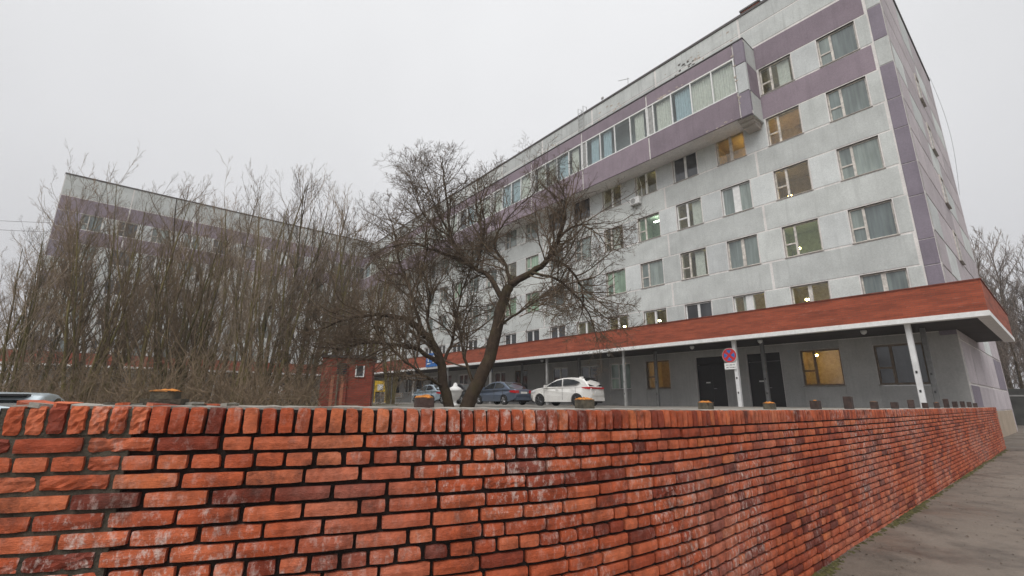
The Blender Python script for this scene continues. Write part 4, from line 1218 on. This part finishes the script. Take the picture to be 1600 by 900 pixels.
# ------------------------------------------------------------------ bare trees
def rvec(r): 
    while True:
        v = Vector((r.uniform(-1,1), r.uniform(-1,1), r.uniform(-1,1)))
        if .05 < v.length < 1: return v.normalized()
def limb(mb, r, p, d, length, rad, segs, wander, lift, taper=.35, sides=4):
    """adds one tapering bent limb, returns its points, directions and radii"""
    pts, rads, dirs = [p.copy()], [rad], [d.copy()]
    st = length/segs
    for i in range(segs):
        d = (d + rvec(r)*wander + Vector((0,0,lift))*(i+1)/segs).normalized()
        p = p + d*st; pts.append(p.copy()); dirs.append(d.copy())
        rads.append(rad*(1-(1-taper)*(i+1)/segs))
    mb.tube(pts, rads, sides); return pts, dirs, rads
def side_dir(r, d, ang):
    a = d.cross(rvec(r))
    if a.length < 1e-3: a = Vector((1,0,0))
    a.normalize(); return (d*math.cos(ang) + a*math.sin(ang)).normalized()
def spray(mb, r, pts, dirs, rads, n, ln, level, cfg, t0=.15):
    k = len(pts)-1
    for c in range(n):
        t = t0 + (1-t0)*(c + r.random())/n
        f = t*k; i = min(int(f), k-1)
        p = pts[i].lerp(pts[i+1], f-i); d = dirs[i+1]; rr = rads[i]*(1-(f-i)) + rads[i+1]*(f-i)
        nd = side_dir(r, d, r.uniform(*cfg['ang']))
        L = ln*r.uniform(.6,1.2)*(1 - .45*t)
        rad = max(cfg['rmin'], min(rr*.62, cfg['rr'][level]))
        q = limb(mb, r, p, nd, L, rad, cfg['segs'][level], cfg['wander']*(1, .9, .6, .45)[level], cfg['lift'][level], .45, 3 if level > 0 else 4)
        if level + 1 < len(cfg['n']):
            spray(mb, r, *q, max(1, int(cfg['n'][level+1]*r.uniform(.7,1.3))), L*cfg['shrink'], level+1, cfg)
STEM = dict(ang=(.30,.78), rmin=.0050, rr=[.028,.013,.008,.0060], segs=[5,4,3,2], wander=.13, lift=[.24,.22,.20,.14], n=[11,7,5,2], shrink=.52)
def stem_tree(seed, h, stems, spread, cfg=STEM, rad=.075, n0=11, low=.18):
    r = random.Random(seed); tr, cr = MB(), MB()
    for s_ in range(stems):
        a = 2*math.pi*(s_ + r.random()*.8)/stems
        b0 = Vector((math.cos(a)*.25, math.sin(a)*.25, -.15))*(1 if stems > 1 else 0)
        tilt = r.uniform(.4,1.0)*spread if stems > 1 else .04
        d = Vector((math.cos(a)*tilt, math.sin(a)*tilt, 1)).normalized()
        L = h*r.uniform(.72, 1.0)
        q = limb(tr, r, b0 + Vector((0,0,-.2)), d, L, rad*r.uniform(.7,1.15), 10, .075, .07, .12, 6)
        spray(cr, r, *q, n0, L*.34, 0, cfg, low)
    return tr, cr
def tree_thing(name, label, cat, meshes, loc, rz, sc, group=None):
    t = thing(name, label, cat, loc, rz, group); t.scale = (sc, sc, sc)
    link('trunk', meshes[0], t); link('crown', meshes[1], t); return t
SHR = []
for i, (h, st, sp) in enumerate(((12.3,6,.15),(11.3,8,.20),(12.8,5,.11),(11.0,7,.24))):
    a, b = stem_tree(40+i, h, st, sp, n0=12, low=.16, rad=.088)
    SHR.append((a.mesh('trunk', MT['bark_moss'], True), b.mesh('crown', MT['twig' if i % 2 else 'twig_pale'])))
ONE = []
for i, h in enumerate((13.5, 12.0)):
    a, b = stem_tree(80+i, h, 1, 0, rad=.15, n0=26, low=.14); ONE.append((a.mesh('trunk', MT['bark'], True), b.mesh('crown', MT['twig_pale'])))
def at(px, Y, z=None):
    x = (px-800)/726.0*Y; dep = 0
    return Vector((x, Y, (LOT - .1) if z is None else z))
# px bearing, distance, kind, variant, scale
TREES = [(-35,19,'s',3,1.02,'bare many-stemmed tree reaching over the dark far-left canopy corner'),
 (62,20,'s',0,.90,'bare tree with dark stems before the corner of the hospital wing'),
 (118,18,'s',1,.95,'bare dark thicket-like tree growing densest under the wing roof corner'),
 (172,22,'s',2,.85,'tall slim-stemmed bare tree rising past the wing roof corner'),
 (222,19,'s',3,.92,'olive-mossed spreading bare tree behind the flat orange mossed stub'),
 (268,17,'s',1,.92,'olive-stemmed bare tree standing right above the flat orange mossed stub'),
 (318,21,'s',0,.92,'tall bare tree with upright twigs topping the wing parapet'),
 (372,18,'s',2,.80,'bare tree with slanting thin stems left of the brick hut thicket'),
 (420,22,'s',0,.95,'tallest upright bare tree between the mossy stems and the brick hut'),
 (462,26,'s',3,1.05,'bushy bare tree standing behind the tallest upright tree'),
 (508,23,'s',2,.98,'slim bare tree growing at the left side of the brick hut'),
 (560,25,'s',1,.95,'bare tree rising just behind the brick hut'),
 (14,15.5,'s',2,.66,'thin-stemmed bare tree leaning over the pale blue car beyond the broken wall'),
 (145,25,'s',3,.90,'spreading pale bare tree right behind the wing roof corner thicket'),
 (298,25,'s',1,.98,'pale spreading bare tree behind the olive-stemmed tree'),
 (400,27,'s',3,.98,'wide pale bare tree behind the slanting thin stems'),
 (535,29,'s',2,1.0,'tall slim bare tree well behind the brick hut'),
 (612,33,'s',0,1.05,'far bare tree between the brick hut and the low willow limbs'),
 (40,32,'o',0,.95,'single-trunked bare tree before the end of the hospital wing'),
 (240,30,'o',1,1.0,'single-trunked bare tree deep in the thicket before the wing'),
 (340,33,'o',0,1.0,'single-trunked bare tree among thin stems before the middle of the wing'),
 (480,36,'o',1,1.05,'single-trunked bare tree near the inner corner of the two hospital blocks')]
for i, (px, Y, kd, v, sc, lab) in enumerate(TREES):
    p = at(px, Y); 
    if p.x*0.771 + p.y*0.637 < -1.0: p.z = 1.0
    ms_ = (SHR if kd == 's' else ONE)[v]
    tall = max(q.co.z for q in ms_[1].vertices)          # grown to about the wing's roof line, each a little different
    f = .84 if px < 50 else (1.03 if 395 < px < 450 else (.90 if px > 480 else rng.uniform(.90, 1.02)))
    if px > 600: f = .62
    sc = (.545*Y*f + EYE - p.z) / tall
    tree_thing('bare_tree', lab, 'tree', (SHR if kd == 's' else ONE)[v], p, rng.uniform(0, 6.28), sc, 'bare trees in the yard')

# the big willow with a leaning trunk, limbs laid out one by one
WB = Vector((-1.55, 16.0, LOT-.15))
wil = thing('willow_tree', 'big bare willow with thick leaning trunk and low arching limbs before the canopy', 'tree', WB)
tr, cr = MB(), MB(); r = random.Random(77)
def S(px, py, dy=0.0):
    """a point of the willow's skeleton in the tree's own frame: bearing and height read at its distance"""
    Y = 16.0 + dy
    d = fw + crt*((px-800)/F_PX) - cup*((py-450)/F_PX)
    t = Y/d.y; return Vector((d.x*t, Y, EYE + d.z*t)) - WB
def smooth(pts, n=4): 
    out = []
    for i in range(len(pts)-1):
        p0, p1, p2, p3 = pts[max(i-1,0)], pts[i], pts[i+1], pts[min(i+2,len(pts)-1)]
        for k in range(n):
            t = k/n; out.append(0.5*((2*p1)+(p2-p0)*t+(2*p0-5*p1+4*p2-p3)*t*t+(3*p1-p0-3*p2+p3)*t**3))
    out.append(pts[-1]); return out
LIMBS = [
 ([(722,650,0),(742,606,0),(764,560,.1),(777,510,.2),(786,470,.2),(796,445,.1)], .40, .27),
 ([(796,445,.1),(830,426,-.2),(858,404,-.5),(874,368,-.8),(884,330,-1),(880,300,-1.2)], .22, .035),
 ([(858,404,-.5),(885,416,-.9),(905,442,-1.2),(912,470,-1.5),(905,500,-1.6)], .10, .02),
 ([(786,470,.2),(768,436,.6),(744,420,.9),(722,405,1.1),(706,372,1.2),(700,330,1.3),(694,280,1.3),(690,246,1.4)], .17, .022),
 ([(744,420,.9),(752,385,1.2),(757,350,1.5),(752,316,1.6),(760,285,1.8)], .10, .02),
 ([(796,445,.1),(790,415,.6),(772,380,.9),(790,345,1.1),(815,318,1.3)], .12, .02),
 ([(777,510,.2),(810,488,.8),(838,470,1.2),(862,462,1.5),(890,470,1.8)], .08, .018),
 ([(704,650,.3),(694,604,.3),(690,572,.3),(680,545,.2),(664,522,0),(640,502,-.3)], .30, .17),
 ([(640,502,-.3),(605,492,-.8),(565,494,-1.2),(520,506,-1.6),(478,524,-2.0)], .14, .025),
 ([(664,522,0),(650,490,.5),(640,450,.9),(625,410,1.1),(618,370,1.3),(605,330,1.4)], .13, .022),
 ([(690,572,.3),(655,548,-.3),(618,538,-.7),(575,536,-1.1),(530,545,-1.4),(490,542,-1.7)], .14, .022),
 ([(690,572,.3),(704,540,.8),(712,500,1.2),(722,455,1.5),(738,410,1.8),(735,370,2.0)], .12, .02),
 ([(694,604,.3),(668,590,-.5),(640,570,-1.0),(615,548,-1.3),(590,520,-1.6),(575,480,-1.8)], .09, .02),
 ([(680,545,.2),(668,500,.4),(672,460,.3),(660,420,.2),(668,380,.1),(655,340,0)], .10, .018),
 ([(742,606,0),(726,560,.6),(722,520,1.0),(735,480,1.3),(742,450,1.5)], .10, .02),
 ([(722,405,1.1),(680,392,.6),(645,380,.2),(610,385,-.2),(580,400,-.5)], .08, .018),
 ([(830,426,-.2),(868,436,-1.0),(900,462,-1.4),(925,500,-1.6),(932,530,-1.7)], .09, .016),
 ([(874,368,-.8),(902,352,-1.2),(930,362,-1.5),(950,392,-1.7)], .07, .014),
 ([(706,372,1.2),(684,332,1.0),(668,292,.8),(655,258,.7)], .07, .014),
 ([(815,318,1.3),(835,300,1.2),(850,276,1.1)], .05, .012),
 ([(706,372,1.2),(670,345,1.5),(650,310,1.7),(640,275,1.8)], .07, .016),
]
WCFG = dict(ang=(.45,1.15), rmin=.0048, rr=[.030,.014,.008,.006], segs=[6,5,3,2], wander=.27, lift=[.12,.06,.07,.05], n=[10,9,6,3], shrink=.54)
for pts, r0, r1 in LIMBS:
    P = smooth([S(*q) for q in pts], 4); P = [p + rvec(r)*.03 if 0 < i < len(P)-1 else p for i, p in enumerate(P)]
    r0 *= .64; r1 *= .66; rad = [r0 + (r1-r0)*i/(len(P)-1) for i in range(len(P))]
    if P[0].z < .2: P[0].z = -.25; rad[0] *= 1.25
    tr.tube(P, rad, 9 if r0 > .15 else 6, True)
    D = [(P[min(i+1,len(P)-1)]-P[max(i-1,0)]).normalized() for i in range(len(P))]
    ln = sum((b-a).length for a, b in zip(P, P[1:]))
    if r0 > .15 and r1 > .09: spray(cr, r, P, D, rad, 6, 1.5, 0, WCFG, .45)
    else: spray(cr, r, P, D, rad, int(6 + ln*4.0), 2.5, 0, WCFG, .16)
tr.build('trunk', MT['willow_bark'], wil, True); cr.build('crown', MT['twig_willow'], wil)
# low undergrowth under the trees
ug = MB(); r = random.Random(5)
for i in range(1500):
    px = r.uniform(-60, 590); Y = r.uniform(13.5, 34)
    if 490 < px < 600 and Y < 22: continue
    p = at(px, Y, LOT-.25 if px > 200 else .8)
    d = Vector((r.gauss(0,.6), r.gauss(0,.6), 1)).normalized()
    q = limb(ug, r, p, d, r.uniform(.9,3.4), .010, 4, .34, -.10, .4, 3)
    for k in range(5):
        j = r.randrange(1,4); limb(ug, r, q[0][j], side_dir(r, q[1][j], r.uniform(.4,1.1)), r.uniform(.5,1.5), .007, 3, .38, .0, .5, 3)
tag(ug.build('undergrowth', MT['twig']), 'tangled low brown undergrowth beneath the bare trees', 'undergrowth', kind='stuff')
# a hedge-like mass far behind, before the wing's ground floor
# trees beyond the end wall
FAR = []
FCFG = dict(STEM); FCFG['rmin'] = .011; FCFG['n'] = [11,9,6]
for i in range(2):
    a, b = stem_tree(120+i, 13.5, 1, 0, FCFG, .19, 34, .16); FAR.append((a.mesh('trunk', MT['bark'], True), b.mesh('crown', MT['twig_far'])))
for i, (x, y, sc) in enumerate(((-1.0,31,1.15),(-2.6,34,1.25),(.6,33,1.05),(-3.5,40,1.45),(-1.2,43,1.4),(1.6,40,1.2),(-5.0,46,1.6),(-2.8,52,1.7),(.2,28,.85),(2.4,31,.9),(-1.8,38,1.2),(.9,47,1.45),(3.2,45,1.25))):
    p = B(x, y, 0)
    tree_thing('distant_tree', 'pale bare tree standing beyond the hospital end wall', 'tree', FAR[i % 2], p, i*1.7, sc, 'bare trees beyond the hospital')

# ------------------------------------------------------------------ far right: fence, stones, moss
fn = thing('yard_fence', 'dark sheet metal fence beyond the hospital end wall', 'fence', B(-3.0, 24.0, 0), AZ)
for i in range(8):
    mb = MB(); x = i*2.05
    mb.cbox(x+.04, x+2.0, 0, .04, .15, 2.75, .02); mb.build('panel', MT['fence'], fn)
    mb = MB(); mb.box(x-.04, x+.035, -.03, .06, -.05, 2.9); mb.build('post', MT['coldark'], fn)
mb = MB(); mb.box(-.03, 16.4, -.06, -.031, 2.2, 2.3); mb.build('rail', MT['metal_grey'], fn)
for i, (x, y, w, d, a) in enumerate(((1.6,.6,1.0,.5,.1),(2.3,2.2,1.2,.6,-.1),(1.5,3.6,.9,.5,.3),(3.2,3.4,1.1,.6,.05),(2.2,5.2,1.3,.6,.2))):
    mb = MB(); n = 7; rr = random.Random(i)
    pts = [(w/2*math.cos(t)*rr.uniform(.85,1.1), d/2*math.sin(t)*rr.uniform(.85,1.1)) for t in [k*2*math.pi/n for k in range(n)]]
    mb.face([(px*.93,py*.93,.13) for px,py in pts])
    for k in range(n):
        p, q = pts[k], pts[(k+1) % n]
        mb.face([(p[0],p[1],-.03),(q[0],q[1],-.03),(q[0],q[1],.10),(p[0],p[1],.10)]); mb.face([(p[0],p[1],.10),(q[0],q[1],.10),(q[0]*.93,q[1]*.93,.13),(p[0]*.93,p[1]*.93,.13)])
    o = mb.build('paving_slab', MT['stone']); o.location = B(x, y, 0); o.rotation_euler = (0,0,AZ+a)
    tag(o, 'rough pale stone slab lying past the far end of the brick wall', 'slab', 'loose slabs by the building corner')
ms = MB(); r = random.Random(21)
for i in range(3200):
    s_ = WLEN*(.26 + .72*r.random()); p, d = wall_at(s_); nn = Vector((d.y, -d.x))
    cl = mnoise.noise((s_*.9, 3.1, 0)) 
    if cl < -.05 and r.random() < .7: continue
    off = abs(r.gauss(0, .03 + .09*max(0,cl))) ; q = p + nn*(off+.01); w = r.uniform(.015,.05); h = w*r.uniform(.25,.6)
    b0 = 0.03*mnoise.noise((q.x*0.35, q.y*0.35, 0.3)) - .005
    ang = r.random()*6.28
    base = [(q.x + w*math.cos(ang+k*1.047)*r.uniform(.7,1.2), q.y + w*math.sin(ang+k*1.047)*r.uniform(.7,1.2), b0) for k in range(6)]
    n = len(ms.v); ms.v += base + [(q.x, q.y, b0+h)]
    for k in range(6): ms.f.append((n+k, n+(k+1) % 6, n+6)); ms.m.append(0)
tag(ms.build('moss', MT['moss_green'], smooth=True), 'green brown moss along the foot of the brick wall', 'moss', kind='stuff')

# ------------------------------------------------------------------ damp air
hz = MB(); hz.box(-160, 160, -40, 190, -1.2, 42)
hm = bpy.data.materials.new('haze_air'); hm.use_nodes = True; hn = hm.node_tree; hn.nodes.clear()
ho = hn.nodes.new('ShaderNodeOutputMaterial'); hv = hn.nodes.new('ShaderNodeVolumePrincipled')
hv.inputs['Color'].default_value = (0.93,0.93,0.95,1); hv.inputs['Density'].default_value = 0.0013; hv.inputs['Anisotropy'].default_value = 0.2
hn.links.new(hv.outputs[0], ho.inputs['Volume'])
tag(hz.build('haze', hm), 'thin pale damp haze filling the yard air', 'haze', kind='stuff')

# flaked paint on the parapet and gallery, as thin curled scabs
pr_ = random.Random(31)
FL = [simple('flaked_dark', (0.10,0.09,0.085), .95, var=.3), simple('flaked_beige', (0.50,0.43,0.37), .95, var=.25)]
def flakes(x0, x1, z0, z1, y, n, big, mi):
    for i in range(n):
        mb = MB(); cx, cz = pr_.uniform(x0,x1), pr_.uniform(z0,z1); w = big*pr_.uniform(.3,1); h = w*pr_.uniform(.25,.8); k = 8
        pts = [(cx + w*math.cos(t)*pr_.uniform(.5,1.1), cz + h*math.sin(t)*pr_.uniform(.5,1.1)) for t in [q*2*math.pi/k for q in range(k)]]
        mb.face([(a, y-.004, b) for a, b in pts])
        for q in range(k):
            a, b = pts[q], pts[(q+1) % k]; mb.face([(a[0],y+.004,a[1]),(b[0],y+.004,b[1]),(b[0],y-.004,b[1]),(a[0],y-.004,a[1])])
        mb.build('paint_flake', FL[mi], hosp)
flakes(-11.2,-9.3,23.9,24.75,0,12,.22,0); flakes(-12.4,-8.2,23.4,24.9,0,10,.16,1); flakes(-18.2,-15.5,23.7,24.9,0,14,.20,1); flakes(-27,-23,23.5,24.9,0,12,.18,1)
flakes(-8.0,-6.9,24.0,25.2,0,6,.14,1); flakes(-12.0,-9.2,21.66,21.9,GY,9,.22,1); flakes(-6.75,-6.62,18.0,22.3,GY-.012,9,.14,1); flakes(-9.0,-7.0,17.6,17.75,GY,6,.14,1)
# leaf litter and grit on the path by the wall
lt = MB(); r = random.Random(9)
for i in range(900):
    s_ = WLEN*(.2 + .8*r.random()); p, d = wall_at(s_); nn = Vector((d.y, -d.x)); q = p + nn*(.03 + r.expovariate(1.1)); w = r.uniform(.004,.014)
    if q.y < 2.0: continue
    h = 0.03*mnoise.noise((q.x*0.35, q.y*0.35, 0.3)) + 0.012*mnoise.noise((q.x*1.3, q.y*1.3, 2.0)) + .003
    a = r.random()*6.28; n = len(lt.v)
    for k in range(4): lt.v.append((q.x + w*math.cos(a+k*1.571)*(1.6 if k % 2 else .8), q.y + w*math.sin(a+k*1.571)*(1.6 if k % 2 else .8), h + r.uniform(0,.012)))
    lt.f.append((n,n+1,n+2,n+3)); lt.m.append(0)
tag(lt.build('leaf_litter', simple('dead_leaf', (0.075,0.050,0.028), .9, var=.4, scale=9)), 'dead brown leaf litter scattered on the path along the wall', 'leaf litter', kind='stuff')
